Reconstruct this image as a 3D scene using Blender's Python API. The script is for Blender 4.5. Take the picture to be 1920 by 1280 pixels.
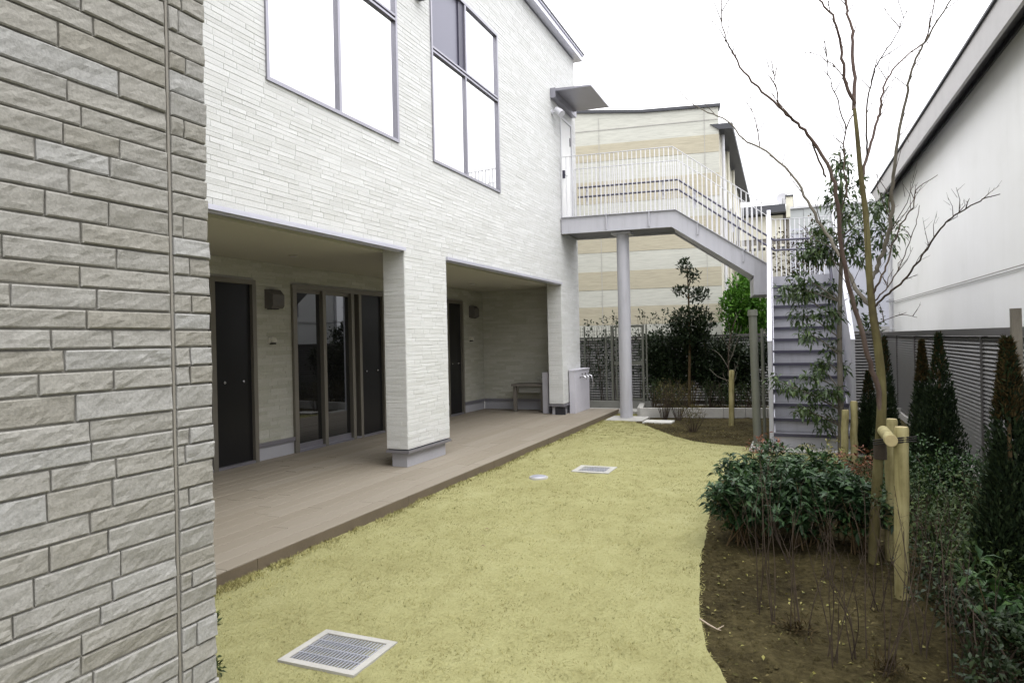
import bpy, math, random
import numpy as np
from mathutils import Vector, Matrix, noise

random.seed(7); RNG = np.random.default_rng(7)
scn = bpy.context.scene
COL = scn.collection
for o in list(bpy.data.objects): bpy.data.objects.remove(o)

# ------------------------------------------------------------------ camera
FPX, ROLL, EYE = 1270.0, 0.022, 1.45          # focal length in photo pixels (1920 wide), roll, eye height
cr, sr = math.cos(ROLL), math.sin(ROLL)
_a = (1497-960)*cr - (628-640)*sr; _b = (1497-960)*sr + (628-640)*cr
PITCH = math.atan2(-_b, FPX); YAW = math.atan2(_a, math.hypot(FPX, _b))
FW = np.array([-math.sin(YAW)*math.cos(PITCH), math.cos(YAW)*math.cos(PITCH), -math.sin(PITCH)])
RT = np.array([math.cos(YAW), math.sin(YAW), 0.0]); UP = np.cross(RT, FW)
EYEV = np.array([0, 0, EYE])
def ray(x, y):
    qx, qy = x-960, y-640
    return FW*FPX + RT*(qx*cr - qy*sr) - UP*(qx*sr + qy*cr)
def on(x, y, ax, v):
    d = ray(x, y); return EYEV + d*((v-EYEV[ax])/d[ax])
def G(x, y, z=0.0): return on(x, y, 2, z)
def PX(x, y, X): return on(x, y, 0, X)
def PY(x, y, Y): return on(x, y, 1, Y)
cam_d = bpy.data.cameras.new('camera'); cam = bpy.data.objects.new('camera', cam_d); COL.objects.link(cam)
cam_d.sensor_width = 36; cam_d.lens = 36*FPX/1920; cam_d.clip_end = 2000; cam_d.clip_start = 0.02
ir = Vector(RT*cr - UP*sr); iu = Vector(RT*sr + UP*cr); bk = Vector(-FW)
cam.matrix_world = Matrix(((ir.x, iu.x, bk.x, 0), (ir.y, iu.y, bk.y, 0), (ir.z, iu.z, bk.z, EYE), (0, 0, 0, 1)))
scn.camera = cam

# ------------------------------------------------------------------ light (bright overcast)
SUN_EL, SUN_AZ = math.radians(58), math.radians(115)     # azimuth clockwise from +Y
w = bpy.data.worlds.new('World'); scn.world = w; w.use_nodes = True
nt = w.node_tree; nt.nodes.clear()
sky = nt.nodes.new('ShaderNodeTexSky'); sky.sky_type = 'NISHITA'; sky.sun_disc = False
sky.sun_elevation = SUN_EL; sky.sun_rotation = SUN_AZ; sky.dust_density = 4; sky.air_density = 1.0
hs = nt.nodes.new('ShaderNodeHueSaturation'); hs.inputs['Saturation'].default_value = 0.10
mxw = nt.nodes.new('ShaderNodeMix'); mxw.data_type = 'RGBA'; mxw.inputs[0].default_value = 0.85
bg = nt.nodes.new('ShaderNodeBackground'); bg.inputs['Strength'].default_value = 0.15
ow = nt.nodes.new('ShaderNodeOutputWorld')
nt.links.new(sky.outputs[0], hs.inputs['Color']); nt.links.new(hs.outputs[0], mxw.inputs[6])
# overcast distribution: the cloud deck is three times as bright overhead as at the horizon
tcw = nt.nodes.new('ShaderNodeTexCoord'); sxw = nt.nodes.new('ShaderNodeSeparateXYZ'); nt.links.new(tcw.outputs['Generated'], sxw.inputs[0])
maw = nt.nodes.new('ShaderNodeMath'); maw.operation = 'MULTIPLY_ADD'; maw.use_clamp = True; maw.inputs[1].default_value = .6667; maw.inputs[2].default_value = .3333
nt.links.new(sxw.outputs['Z'], maw.inputs[0])
mcw = nt.nodes.new('ShaderNodeMix'); mcw.data_type = 'RGBA'; mcw.blend_type = 'MULTIPLY'; mcw.inputs[0].default_value = 1.0
mcw.inputs[6].default_value = (19, 19, 19.6, 1); nt.links.new(maw.outputs[0], mcw.inputs[7]); nt.links.new(mcw.outputs[2], mxw.inputs[7])
nt.links.new(mxw.outputs[2], bg.inputs['Color']); nt.links.new(bg.outputs[0], ow.inputs['Surface'])
sd = bpy.data.lights.new('sun', 'SUN'); sd.energy = 0.5; sd.angle = math.radians(40); sd.color = (1, 0.97, 0.92)
so = bpy.data.objects.new('sun', sd); COL.objects.link(so); so.location = (6, -6, 20)
sv = Vector((math.sin(SUN_AZ)*math.cos(SUN_EL), math.cos(SUN_AZ)*math.cos(SUN_EL), math.sin(SUN_EL)))
so.rotation_euler = sv.to_track_quat('Z', 'Y').to_euler()
scn.render.engine = 'CYCLES'
scn.view_settings.view_transform = 'Standard'; scn.view_settings.look = 'None'
scn.view_settings.exposure = 0.78; scn.view_settings.gamma = 1; scn.view_settings.use_curve_mapping = False
scn.cycles.use_denoising = True; scn.cycles.max_bounces = 8; scn.cycles.diffuse_bounces = 3
scn.cycles.transparent_max_bounces = 12; scn.cycles.caustics_reflective = False; scn.cycles.caustics_refractive = False

# ------------------------------------------------------------------ materials
MATS = {}
class NB:
    def __init__(s, name):
        s.m = bpy.data.materials.new(name); s.m.use_nodes = True; s.t = s.m.node_tree; s.t.nodes.clear()
        s.out = s.n('ShaderNodeOutputMaterial'); s.p = s.n('ShaderNodeBsdfPrincipled'); s.l(s.p.outputs[0], s.out.inputs[0])
    def n(s, k, **kw):
        x = s.t.nodes.new(k)
        for a, v in kw.items(): setattr(x, a, v)
        return x
    def l(s, a, b): s.t.links.new(a, b)
    def coord(s, scale=(1, 1, 1), obj=False, rnd=False):
        if obj: c = s.n('ShaderNodeTexCoord').outputs['Object']
        else: c = s.n('ShaderNodeNewGeometry').outputs['Position']
        m = s.n('ShaderNodeMapping'); m.inputs['Scale'].default_value = scale; s.l(c, m.inputs[0])
        return m.outputs[0]
    def noise(s, vec, scale, detail=4, rough=.55, dist=0):
        x = s.n('ShaderNodeTexNoise'); s.l(vec, x.inputs['Vector'])
        x.inputs['Scale'].default_value = scale; x.inputs['Detail'].default_value = detail
        x.inputs['Roughness'].default_value = rough; x.inputs['Distortion'].default_value = dist
        return x.outputs['Fac']
    def ramp(s, fac, stops):
        r = s.n('ShaderNodeValToRGB'); s.l(fac, r.inputs[0]); e = r.color_ramp.elements
        while len(e) < len(stops): e.new(.5)
        for i, (p, c) in enumerate(stops):
            e[i].position = p; e[i].color = (*c, 1) if len(c) == 3 else c
        return r.outputs[0]
    def mix(s, fac, a, b, mode='MIX'):
        x = s.n('ShaderNodeMix', data_type='RGBA', blend_type=mode)
        for i, v in ((0, fac), (6, a), (7, b)):
            if hasattr(v, 'links'): s.l(v, x.inputs[i])
            elif i == 0: x.inputs[0].default_value = v
            else: x.inputs[i].default_value = (*v, 1)
        return x.outputs[2]
    def math(s, op, a, b=0.0):
        x = s.n('ShaderNodeMath', operation=op)
        for i, v in ((0, a), (1, b)):
            if hasattr(v, 'links'): s.l(v, x.inputs[i])
            else: x.inputs[i].default_value = v
        return x.outputs[0]
    def attr(s, name='tone'):
        return s.n('ShaderNodeAttribute', attribute_name=name).outputs['Fac']
    def objrand(s): return s.n('ShaderNodeObjectInfo').outputs['Random']
    def bump(s, h, strength=.3, dist=.01):
        b = s.n('ShaderNodeBump'); s.l(h, b.inputs['Height']); b.inputs['Strength'].default_value = strength
        b.inputs['Distance'].default_value = dist; s.l(b.outputs[0], s.p.inputs['Normal'])
    def done(s, color=None, rough=.7, metal=0, spec=.5):
        if color is not None:
            if hasattr(color, 'links'): s.l(color, s.p.inputs['Base Color'])
            else: s.p.inputs['Base Color'].default_value = (*color, 1)
        if hasattr(rough, 'links'): s.l(rough, s.p.inputs['Roughness'])
        else: s.p.inputs['Roughness'].default_value = rough
        s.p.inputs['Metallic'].default_value = metal; s.p.inputs['Specular IOR Level'].default_value = spec
        MATS[s.m.name] = s.m; return s.m

def scaled(c, k): return tuple(min(1, v*k) for v in c)
def plain(name, c, rough=.6, metal=0, var=.08, scale=3.0, bump=0, bscale=60, spec=.5):
    """paint, metal, concrete ...: a base colour with faint large and small blotches"""
    b = NB(name); v = b.coord()
    f = b.noise(v, scale, 5, .6); g = b.noise(v, scale*14, 3, .6)
    col = b.ramp(b.math('ADD', b.math('MULTIPLY', f, .65), b.math('MULTIPLY', g, .35)),
                 [(.3, scaled(c, 1-var*1.6)), (.52, c), (.75, scaled(c, 1+var))])
    if bump: b.bump(b.noise(v, bscale, 4, .65), bump, .004)
    return b.done(col, rough, metal, spec)

def mk_stone(name, cols, streak, bumpk, bscale, bdist, obj=False):
    b = NB(name); v = b.coord(); t = b.attr()
    base = b.ramp(t, cols)
    vs = b.coord((streak[0], streak[1], streak[2]))
    f = b.noise(vs, 1.0, 6, .62, .6)
    col = b.mix(b.math('MULTIPLY', f, .9), base, b.mix(.55, base, scaled(cols[0][1], .62)), 'MIX')
    fine = b.noise(v, 140, 3, .6)
    col = b.mix(.18, col, b.ramp(fine, [(.3, (.1, .1, .09)), (.7, (.95, .95, .92))]), 'OVERLAY')
    h = b.math('ADD', b.math('MULTIPLY', b.noise(vs, 1.7, 7, .68, .9), .7), b.math('MULTIPLY', b.noise(v, bscale, 5, .62, .2), .6))
    b.bump(h, bumpk, bdist)
    return b.done(col, .88, 0, .25)
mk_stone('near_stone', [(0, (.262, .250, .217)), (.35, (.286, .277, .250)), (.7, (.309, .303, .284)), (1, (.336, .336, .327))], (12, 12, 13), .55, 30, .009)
mk_stone('facade_stone_shaded', [(0, (.46, .455, .38)), (.5, (.52, .515, .45)), (1, (.57, .565, .51))], (4, 4, 16), .3, 40, .006)  # facade stone in a darker, beiger copy: shade of the covered terrace painted in
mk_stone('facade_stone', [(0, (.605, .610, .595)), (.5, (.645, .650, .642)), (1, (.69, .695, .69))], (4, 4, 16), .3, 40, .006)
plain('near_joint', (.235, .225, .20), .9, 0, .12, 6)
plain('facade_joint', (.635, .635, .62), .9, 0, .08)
plain('sealant', (.225, .21, .18), .6, 0, .08)
plain('plinth_paint', (.40, .40, .43), .75, 0, .05, 2, .15, 90)
plain('plinth_dark', (.02, .02, .024), .7)
plain('soffit_board', (.50, .49, .43), .85, 0, .03, 1.2)
plain('trim_alu', (.62, .62, .70), .35, .55, .04)
plain('frame_alu', (.30, .295, .335), .38, .65, .05)
plain('frame_brown', (.215, .20, .17), .42, .35, .06)
plain('black_panel', (.012, .012, .013), .30, 0, .1, 2, 0, 60, .35)
plain('black_void', (.006, .006, .007), .9, 0, 0)
plain('stainless', (.66, .66, .68), .22, 1.0, .04)
plain('tap_stone', (.52, .51, .56), .8, 0, .06, 5, .3, 160)
def mk_steel():
    b = NB('stair_paint'); st = b.noise(b.coord((9, 9, .7)), 1.5, 6, .66, .3); f = b.noise(b.coord(), 1.4, 4, .6)
    col = b.ramp(b.math('ADD', b.math('MULTIPLY', st, .6), b.math('MULTIPLY', f, .4)), [(.32, (.355, .350, .375)), (.46, (.43, .43, .465)), (.68, (.475, .475, .51))])
    b.bump(b.noise(b.coord(), 160, 3, .6), .06, .003); return b.done(col, b.ramp(f, [(.3, (.36, .36, .36)), (.7, (.55, .55, .55))]), 0, .5)
mk_steel()
plain('stair_cap', (.52, .52, .57), .30, .15, .03)
plain('rail_white', (.66, .66, .68), .38, .1, .04)
plain('handrail_dark', (.055, .052, .080), .45, 0, .08)
plain('tread_dark', (.16, .16, .18), .6, 0, .08, 4)
plain('concrete', (.40, .39, .36), .9, 0, .14, 4, .4, 90)
plain('concrete_dark', (.20, .20, .18), .9, 0, .16, 4, .4, 90)
plain('paving_white', (.55, .54, .50), .9, 0, .1, 6, .3, 90)
plain('fence_bronze', (.135, .128, .122), .34, .55, .07)
plain('fence_slat', (.21, .205, .20), .36, .55, .07)
plain('mesh_green', (.060, .068, .058), .55, .2, .1)
plain('post_grey_green', (.135, .140, .115), .55, 0, .1)
def mk_stucco():
    b = NB('stucco_white'); v = b.coord(); st = b.noise(b.coord((3.5, 3.5, .18)), 1.6, 6, .65); f = b.noise(v, .9, 4, .6)
    col = b.ramp(b.math('ADD', b.math('MULTIPLY', st, .3), b.math('MULTIPLY', f, .7)), [(.28, (.72, .72, .70)), (.45, (.775, .775, .76)), (.7, (.81, .81, .80))])
    b.bump(b.noise(v, 190, 4, .65), .5, .004); return b.done(col, .93, 0, .2)
mk_stucco()
plain('eave_grey', (.40, .39, .385), .6, 0, .06)
plain('eave_soffit', (.17, .165, .16), .7, 0, .06)
plain('gutter_dark', (.05, .05, .058), .4, 0, .08)
plain('pipe_white', (.58, .58, .60), .5, 0, .05)
plain('wall_blue_grey', (.46, .47, .53), .9, 0, .05, 1.0, .2, 120)
plain('metal_sheet', (.42, .44, .44), .5, .2, .05)
plain('roof_dark', (.045, .047, .055), .6, 0, .1)
plain('wall_cream', (.58, .56, .47), .9, 0, .06, 1.5)
plain('wall_brownish', (.16, .145, .125), .8, 0, .1)
plain('dish_white', (.55, .55, .58), .4, 0, .04)
plain('lamp_cream', (.66, .64, .56), .45, 0, .04)
plain('vent_brown', (.13, .12, .115), .5, 0, .08)
plain('rope_black', (.02, .018, .016), .9)
plain('burlap', (.055, .042, .030), .95, 0, .2, 30, .4, 200)
plain('grate_steel', (.50, .51, .58), .42, .6, .08, 8)
plain('leaf_litter', (.20, .15, .08), .9, 0, .3, 20)
plain('twig_pale', (.42, .34, .26), .8, 0, .2, 20)

def glass(name, refl, rough, dark, tint=(.9, .92, .95)):
    b = NB(name); b.t.nodes.remove(b.p)
    gl = b.n('ShaderNodeBsdfGlossy'); gl.inputs['Roughness'].default_value = rough; gl.inputs['Color'].default_value = (*tint, 1)
    di = b.n('ShaderNodeBsdfDiffuse'); di.inputs['Color'].default_value = (*dark, 1)
    fr = b.n('ShaderNodeFresnel'); fr.inputs['IOR'].default_value = 1.5
    fac = b.math('MINIMUM', b.math('ADD', b.math('MULTIPLY', fr.outputs[0], 1.0), refl), 1.0)
    ms = b.n('ShaderNodeMixShader'); b.l(fac, ms.inputs[0]); b.l(di.outputs[0], ms.inputs[1]); b.l(gl.outputs[0], ms.inputs[2])
    b.l(ms.outputs[0], b.out.inputs[0]); MATS[name] = b.m
glass('glass_mirror', .62, .01, (.05, .05, .06), (1, 1, 1))
glass('glass_dark', .05, .015, (.010, .010, .010))
glass('insect_screen', .0, .5, (.16, .155, .20))

# banded siding of the far building
def far_siding(name, c):
    b = NB(name); v = b.coord((2.2, 2.2, 30)); f = b.noise(v, 1.4, 5, .6, .4)
    col = b.ramp(f, [(.32, scaled(c, .84)), (.55, c), (.75, scaled(c, 1.08))])
    b.bump(f, .35, .012); return b.done(col, .9, 0, .2)
far_siding('band_pale', (.50, .50, .445)); far_siding('band_tan', (.43, .395, .300))

def mk_deck():
    b = NB('deck_board'); r = b.objrand()
    v = b.coord((26, 1.1, 26)); f = b.noise(v, 2.2, 6, .62, .3)
    g = b.noise(b.coord(), 1.3, 4, .6)
    base = b.ramp(r, [(0, (.228, .198, .152)), (.5, (.250, .219, .172)), (1, (.272, .241, .194))])
    col = b.mix(f, b.mix(.25, base, (.12, .095, .07)), base)
    col = b.mix(b.math('MULTIPLY', g, .35), col, (.265, .238, .195))
    b.bump(f, .25, .004); return b.done(col, .72, 0, .3)
mk_deck()
plain('deck_fascia', (.130, .102, .070), .75, 0, .12, 4, .2, 60)
def mk_soil():
    b = NB('soil'); v = b.coord(); f = b.noise(v, 2.0, 6, .65); g = b.noise(v, 26, 6, .7); h = b.noise(v, 120, 4, .6)
    col = b.ramp(b.math('ADD', b.math('MULTIPLY', f, .5), b.math('MULTIPLY', g, .5)),
                 [(.34, (.015, .012, .006)), (.46, (.041, .033, .014)), (.56, (.073, .060, .026)), (.68, (.125, .104, .050))])
    b.bump(b.math('ADD', g, b.math('MULTIPLY', h, .5)), .9, .03); return b.done(col, .97, 0, .1)
mk_soil()
def mk_lawn():
    b = NB('turf'); v = b.coord(); f = b.noise(v, 1.5, 5, .6); g = b.noise(v, 34, 5, .72); h = b.noise(b.coord((1.0, .55, 1)), 9, 5, .7, .5)
    s = b.math('ADD', b.math('MULTIPLY', f, .40), b.math('ADD', b.math('MULTIPLY', g, .28), b.math('MULTIPLY', h, .32)))
    col = b.ramp(s, [(.30, (.19, .175, .072)), (.40, (.262, .250, .112)), (.52, (.312, .302, .142)), (.68, (.355, .345, .178))])
    b.bump(b.math('ADD', g, h), .8, .02); return b.done(col, .95, 0, .1)
mk_lawn()
def mk_blade():
    b = NB('grass_blade'); t = b.attr(); f = b.noise(b.coord(), 1.6, 4, .6); h = b.noise(b.coord((1, .55, 1)), 8, 4, .7, .5)
    c = b.ramp(t, [(0, (.215, .206, .078)), (.25, (.285, .274, .112)), (.65, (.330, .317, .142)), (1, (.385, .368, .185))])
    c = b.mix(b.ramp(b.math('MULTIPLY', b.math('ADD', f, h), .5), [(.40, (1, 1, 1)), (.54, (0, 0, 0))]), c, (.225, .198, .088))
    br = b.n('ShaderNodeTexBrick'); b.l(b.coord((1, 1, 0)), br.inputs['Vector']); br.inputs['Scale'].default_value = 1.0
    br.inputs['Brick Width'].default_value = .62; br.inputs['Row Height'].default_value = .36; br.inputs['Mortar Size'].default_value = .018; br.inputs['Mortar Smooth'].default_value = 1.0
    seam = b.math('MULTIPLY', br.outputs['Fac'], b.ramp(b.noise(b.coord(), 2.3, 3, .6), [(.42, (0, 0, 0)), (.66, (.55, .55, .55))]))
    c = b.mix(seam, c, (.150, .128, .055))
    pat = b.ramp(b.noise(b.coord((1, .7, 1)), .75, 4, .6), [(.38, (.80, .78, .70)), (.5, (.95, .94, .90)), (.64, (1.06, 1.04, .98))])
    c = b.mix(1.0, c, pat, 'MULTIPLY')
    return b.done(c, .9, 0, .1)
mk_blade()
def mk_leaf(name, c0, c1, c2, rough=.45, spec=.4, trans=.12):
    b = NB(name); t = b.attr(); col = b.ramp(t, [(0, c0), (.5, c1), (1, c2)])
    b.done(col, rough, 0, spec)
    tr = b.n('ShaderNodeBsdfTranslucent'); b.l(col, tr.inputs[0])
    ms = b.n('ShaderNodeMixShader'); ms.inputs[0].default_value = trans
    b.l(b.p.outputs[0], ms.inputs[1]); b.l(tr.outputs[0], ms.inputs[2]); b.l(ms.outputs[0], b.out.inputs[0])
mk_leaf('leaf_glossy', (.014, .030, .012), (.026, .060, .018), (.060, .115, .028), .45, .26)
mk_leaf('leaf_blue', (.014, .034, .014), (.028, .062, .024), (.058, .108, .036), .46, .25)
mk_leaf('leaf_oak', (.022, .040, .014), (.046, .080, .024), (.095, .140, .044), .42, .35, .2)
mk_leaf('leaf_dark', (.010, .018, .008), (.018, .032, .012), (.038, .055, .021), .5, .25)
mk_leaf('leaf_small', (.016, .030, .009), (.034, .058, .016), (.078, .108, .032), .55, .22)
mk_leaf('leaf_bright', (.035, .095, .010), (.060, .160, .016), (.115, .245, .030), .6, .2)
mk_leaf('leaf_conifer', (.008, .016, .008), (.016, .030, .012), (.034, .050, .020), .65, .2)
mk_leaf('leaf_bronze', (.026, .020, .009), (.050, .036, .014), (.085, .060, .024), .65, .15)
mk_leaf('leaf_red', (.10, .030, .014), (.175, .060, .026), (.26, .12, .050), .55, .3)
mk_leaf('leaf_yellow', (.12, .12, .025), (.20, .19, .045), (.30, .27, .08), .5, .3)
mk_leaf('leaf_straw', (.050, .048, .018), (.095, .085, .034), (.16, .13, .060), .8, .1)
def mk_bark(name, c0, c1, c2, sc=18):
    b = NB(name); v = b.coord((1, 1, .22)); f = b.noise(v, sc, 6, .65, .4); g = b.noise(b.coord(), 3.2, 4, .6)
    col = b.ramp(b.math('ADD', b.math('MULTIPLY', f, .5), b.math('MULTIPLY', g, .5)), [(.34, c0), (.5, c1), (.66, c2)])
    b.bump(f, .5, .006); return b.done(col, .85, 0, .2)
mk_bark('bark_green', (.050, .038, .022), (.115, .100, .042), (.185, .168, .080), 14)
mk_bark('bark_red', (.055, .036, .032), (.105, .074, .062), (.160, .125, .105), 20)
mk_bark('bark_grey', (.085, .075, .060), (.150, .135, .110), (.220, .200, .165), 24)
mk_bark('bark_twig', (.030, .022, .018), (.060, .045, .034), (.105, .080, .058), 40)
mk_bark('bark_brown', (.040, .028, .016), (.085, .058, .028), (.130, .095, .048), 16)
def mk_log():
    b = NB('peeled_log'); v = b.coord((1, 1, .12)); f = b.noise(v, 22, 6, .6, .5); g = b.noise(b.coord(), 5, 4, .6)
    vo = b.n('ShaderNodeTexVoronoi'); b.l(b.coord((1, 1, .6)), vo.inputs['Vector']); vo.inputs['Scale'].default_value = 13
    knot = b.ramp(vo.outputs['Distance'], [(.05, (1, 1, 1)), (.11, (0, 0, 0))])
    col = b.ramp(b.math('ADD', b.math('MULTIPLY', f, .55), b.math('MULTIPLY', g, .45)), [(.36, (.17, .145, .06)), (.5, (.30, .265, .125)), (.64, (.40, .36, .19))])
    col = b.mix(knot, col, (.16, .105, .045))
    b.bump(f, .25, .004); return b.done(col, .75, 0, .25)
mk_log()
plain('log_end', (.40, .33, .17), .85, 0, .12, 30)

# ------------------------------------------------------------------ mesh helpers
class MB:
    def __init__(s): s.v = []; s.f = []; s.t = []; s.sm = []
    def add(s, verts, faces, tone=.5, smooth=False):
        o = len(s.v); s.v.extend([tuple(map(float, p)) for p in verts])
        for f in faces: s.f.append(tuple(i+o for i in f)); s.t.append(tone); s.sm.append(smooth)
        return s
    def box(s, x0, x1, y0, y1, z0, z1, tone=.5):
        return s.add([(x0, y0, z0), (x1, y0, z0), (x1, y1, z0), (x0, y1, z0), (x0, y0, z1), (x1, y0, z1), (x1, y1, z1), (x0, y1, z1)],
                     [(0, 3, 2, 1), (4, 5, 6, 7), (0, 1, 5, 4), (1, 2, 6, 5), (2, 3, 7, 6), (3, 0, 4, 7)], tone)
    def bar(s, a, b, w, h, up=(0, 0, 1), tone=.5):
        a = Vector(a); b = Vector(b); d = (b-a).normalized(); u = Vector(up)
        x = d.cross(u)
        if x.length < 1e-5: x = d.cross(Vector((0, 1, 0)))
        x.normalize(); u = x.cross(d).normalized(); x *= w/2; u *= h/2
        P = [a-x-u, a+x-u, a+x+u, a-x+u, b-x-u, b+x-u, b+x+u, b-x+u]
        return s.add(P, [(0, 3, 2, 1), (4, 5, 6, 7), (0, 1, 5, 4), (1, 2, 6, 5), (2, 3, 7, 6), (3, 0, 4, 7)], tone)
    def tube(s, pts, rad, n=8, cap=True, tone=.5, smooth=True):
        pts = [Vector(p) for p in pts]; m = len(pts)
        if not hasattr(rad, '__len__'): rad = [rad]*m
        d0 = (pts[1]-pts[0]).normalized(); ref = Vector((1, 0, 0)) if abs(d0.x) < .8 else Vector((0, 1, 0))
        u = (ref - d0*ref.dot(d0)).normalized(); V = []; F = []
        for i, p in enumerate(pts):
            d = (pts[min(i+1, m-1)]-pts[max(i-1, 0)]).normalized()
            u = (u - d*u.dot(d)).normalized(); v = d.cross(u)
            for k in range(n):
                a = 2*math.pi*k/n; V.append(p + (u*math.cos(a) + v*math.sin(a))*rad[i])
        for i in range(m-1):
            for k in range(n):
                F.append((i*n+k, i*n+(k+1) % n, (i+1)*n+(k+1) % n, (i+1)*n+k))
        s.add(V, F, tone, smooth)
        if cap:
            s.add(V[:n], [tuple(reversed(range(n)))], tone); s.add(V[-n:], [tuple(range(n))], tone)
        return s
    def prism(s, poly, vec, tone=.5):
        """closed 3-D polygon extruded by a vector"""
        n = len(poly); p = [Vector(q) for q in poly]; e = Vector(vec)
        V = p + [q+e for q in p]
        F = [tuple(range(n))[::-1], tuple(range(n, 2*n))] + [(i, (i+1) % n, n+(i+1) % n, n+i) for i in range(n)]
        return s.add(V, F, tone)
    def lathe(s, prof, c, n=20, tone=.5, axis='z'):
        V = []; F = []; m = len(prof)
        for r, z in prof:
            for k in range(n):
                a = 2*math.pi*k/n; V.append((c[0]+r*math.cos(a), c[1]+r*math.sin(a), c[2]+z))
        for i in range(m-1):
            for k in range(n): F.append((i*n+k, i*n+(k+1) % n, (i+1)*n+(k+1) % n, (i+1)*n+k))
        s.add(V, F, tone, True); s.add(V[-n:], [tuple(range(n))], tone); s.add(V[:n], [tuple(reversed(range(n)))], tone)
        return s
    def np_mesh(s): return s
    def mesh(s, name, origin=(0, 0, 0), mat=None):
        me = bpy.data.meshes.new(name); o = Vector(origin)
        me.from_pydata([(x-o.x, y-o.y, z-o.z) for x, y, z in s.v], [], s.f)
        a = me.attributes.new('tone', 'FLOAT', 'FACE'); a.data.foreach_set('value', s.t)
        me.polygons.foreach_set('use_smooth', s.sm)
        if mat: me.materials.append(MATS[mat])
        me.update(); return me
    def center_base(s):
        a = np.array(s.v); return Vector(((a[:, 0].min()+a[:, 0].max())/2, (a[:, 1].min()+a[:, 1].max())/2, a[:, 2].min()))

def tag(o, label=None, cat=None, group=None, kind=None):
    if label: o['label'] = label
    if cat: o['category'] = cat
    if group: o['group'] = group
    if kind: o['kind'] = kind
    return o
def empty(name, loc, label=None, cat=None, group=None, kind=None):
    o = bpy.data.objects.new(name, None); COL.objects.link(o); o.location = loc; o.empty_display_size = .2
    o['org'] = list(map(float, loc)); return tag(o, label, cat, group, kind)
def org(p):
    return Vector(p['org']) if p is not None else Vector((0, 0, 0))
def build(mb, name, mat, parent=None, label=None, cat=None, group=None, kind=None):
    """one mesh object, vertices given in world metres"""
    o_ = org(parent) if parent is not None else mb.center_base()
    me = mb.mesh(name, o_, mat); o = bpy.data.objects.new(name, me); COL.objects.link(o)
    if parent is not None: o.parent = parent
    else: o.location = o_
    o['org'] = list(o_); return tag(o, label, cat, group, kind)
def place(name, me, loc, parent, rot=(0, 0, 0), scale=(1, 1, 1)):
    """an alike piece that shares mesh data; loc in world metres"""
    o = bpy.data.objects.new(name, me); COL.objects.link(o); o.parent = parent
    o.location = Vector(loc)-org(parent); o.rotation_euler = rot; o.scale = scale; o['org'] = list(map(float, loc)); return o
def box(name, mat, dims, parent=None, **k):
    return build(MB().box(*dims), name, mat, parent, **k)
def clean():
    for o in bpy.data.objects:
        if 'org' in o: del o['org']

def arr_mesh(name, V, F, tone, mat, origin, smooth=False):
    """V (n,3), F (m,k) arrays -> mesh"""
    me = bpy.data.meshes.new(name); k = F.shape[1]; V = V-np.array(origin)
    me.vertices.add(len(V)); me.vertices.foreach_set('co', V.astype(np.float32).ravel())
    me.loops.add(F.size); me.loops.foreach_set('vertex_index', F.astype(np.int32).ravel())
    me.polygons.add(len(F)); me.polygons.foreach_set('loop_start', np.arange(0, F.size, k, dtype=np.int32))
    me.polygons.foreach_set('loop_total', np.full(len(F), k, dtype=np.int32))
    me.update(calc_edges=True); me.validate()
    a = me.attributes.new('tone', 'FLOAT', 'FACE'); a.data.foreach_set('value', tone.astype(np.float32))
    me.materials.append(MATS[mat]); return me
def arr_obj(name, V, F, tone, mat, parent=None, origin=None, **k):
    o_ = np.array(org(parent)) if parent is not None else (np.array(origin) if origin is not None else np.array([V[:, 0].mean(), V[:, 1].mean(), V[:, 2].min()]))
    me = arr_mesh(name, V, F, tone, mat, o_); o = bpy.data.objects.new(name, me); COL.objects.link(o)
    if parent is not None: o.parent = parent
    else: o.location = o_
    o['org'] = list(map(float, o_)); return tag(o, **k)

def unit(v): return v/np.maximum(np.linalg.norm(v, axis=1, keepdims=True), 1e-9)
def leaf_arrays(pos, dirs, length, width, fold=.25, droop=0.0, seed=0, tone=None):
    """leaves: folded lance shapes of four triangles each; pos/dirs (n,3), length/width (n,)"""
    r = np.random.default_rng(seed); n = len(pos); d = unit(dirs)
    up = np.tile([0, 0, 1.0], (n, 1)) + r.normal(0, .35, (n, 3))
    side = unit(np.cross(d, up)); nor = np.cross(side, d)
    L = length[:, None]; W = width[:, None]
    mid = pos + d*L*.5 + nor*L*.04; tip = pos + d*L + np.array([0, 0, -1])*L*droop
    a = mid + side*W*.5 + nor*W*fold; b = mid - side*W*.5 + nor*W*fold
    V = np.stack([pos, a, tip, b, mid], 1).reshape(-1, 3); i = np.arange(n)[:, None]*5
    F = np.concatenate([i+[0, 1, 4], i+[1, 2, 4], i+[2, 3, 4], i+[3, 0, 4]], 0)
    t = r.random(n) if tone is None else tone
    return V, F, np.tile(t, 4)
def smooth_path(pts, k=4):
    P = [Vector(p) for p in pts]; out = []
    for i in range(len(P)-1):
        p0 = P[max(i-1, 0)]; p1 = P[i]; p2 = P[i+1]; p3 = P[min(i+2, len(P)-1)]
        for j in range(k):
            t = j/k
            out.append(.5*((2*p1)+(p2-p0)*t+(2*p0-5*p1+4*p2-p3)*t*t+(3*p1-p0-3*p2+p3)*t**3))
    out.append(P[-1]); return out
def branch(mb, pts, r0, r1, n=7, k=4, wob=.0):
    P = smooth_path(pts, k); m = len(P)
    if wob: P = [p+Vector((random.gauss(0, wob), random.gauss(0, wob), 0)) if 0 < i < m-1 else p for i, p in enumerate(P)]
    mb.tube(P, [r0+(r1-r0)*i/(m-1) for i in range(m)], n, True); return P

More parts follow.
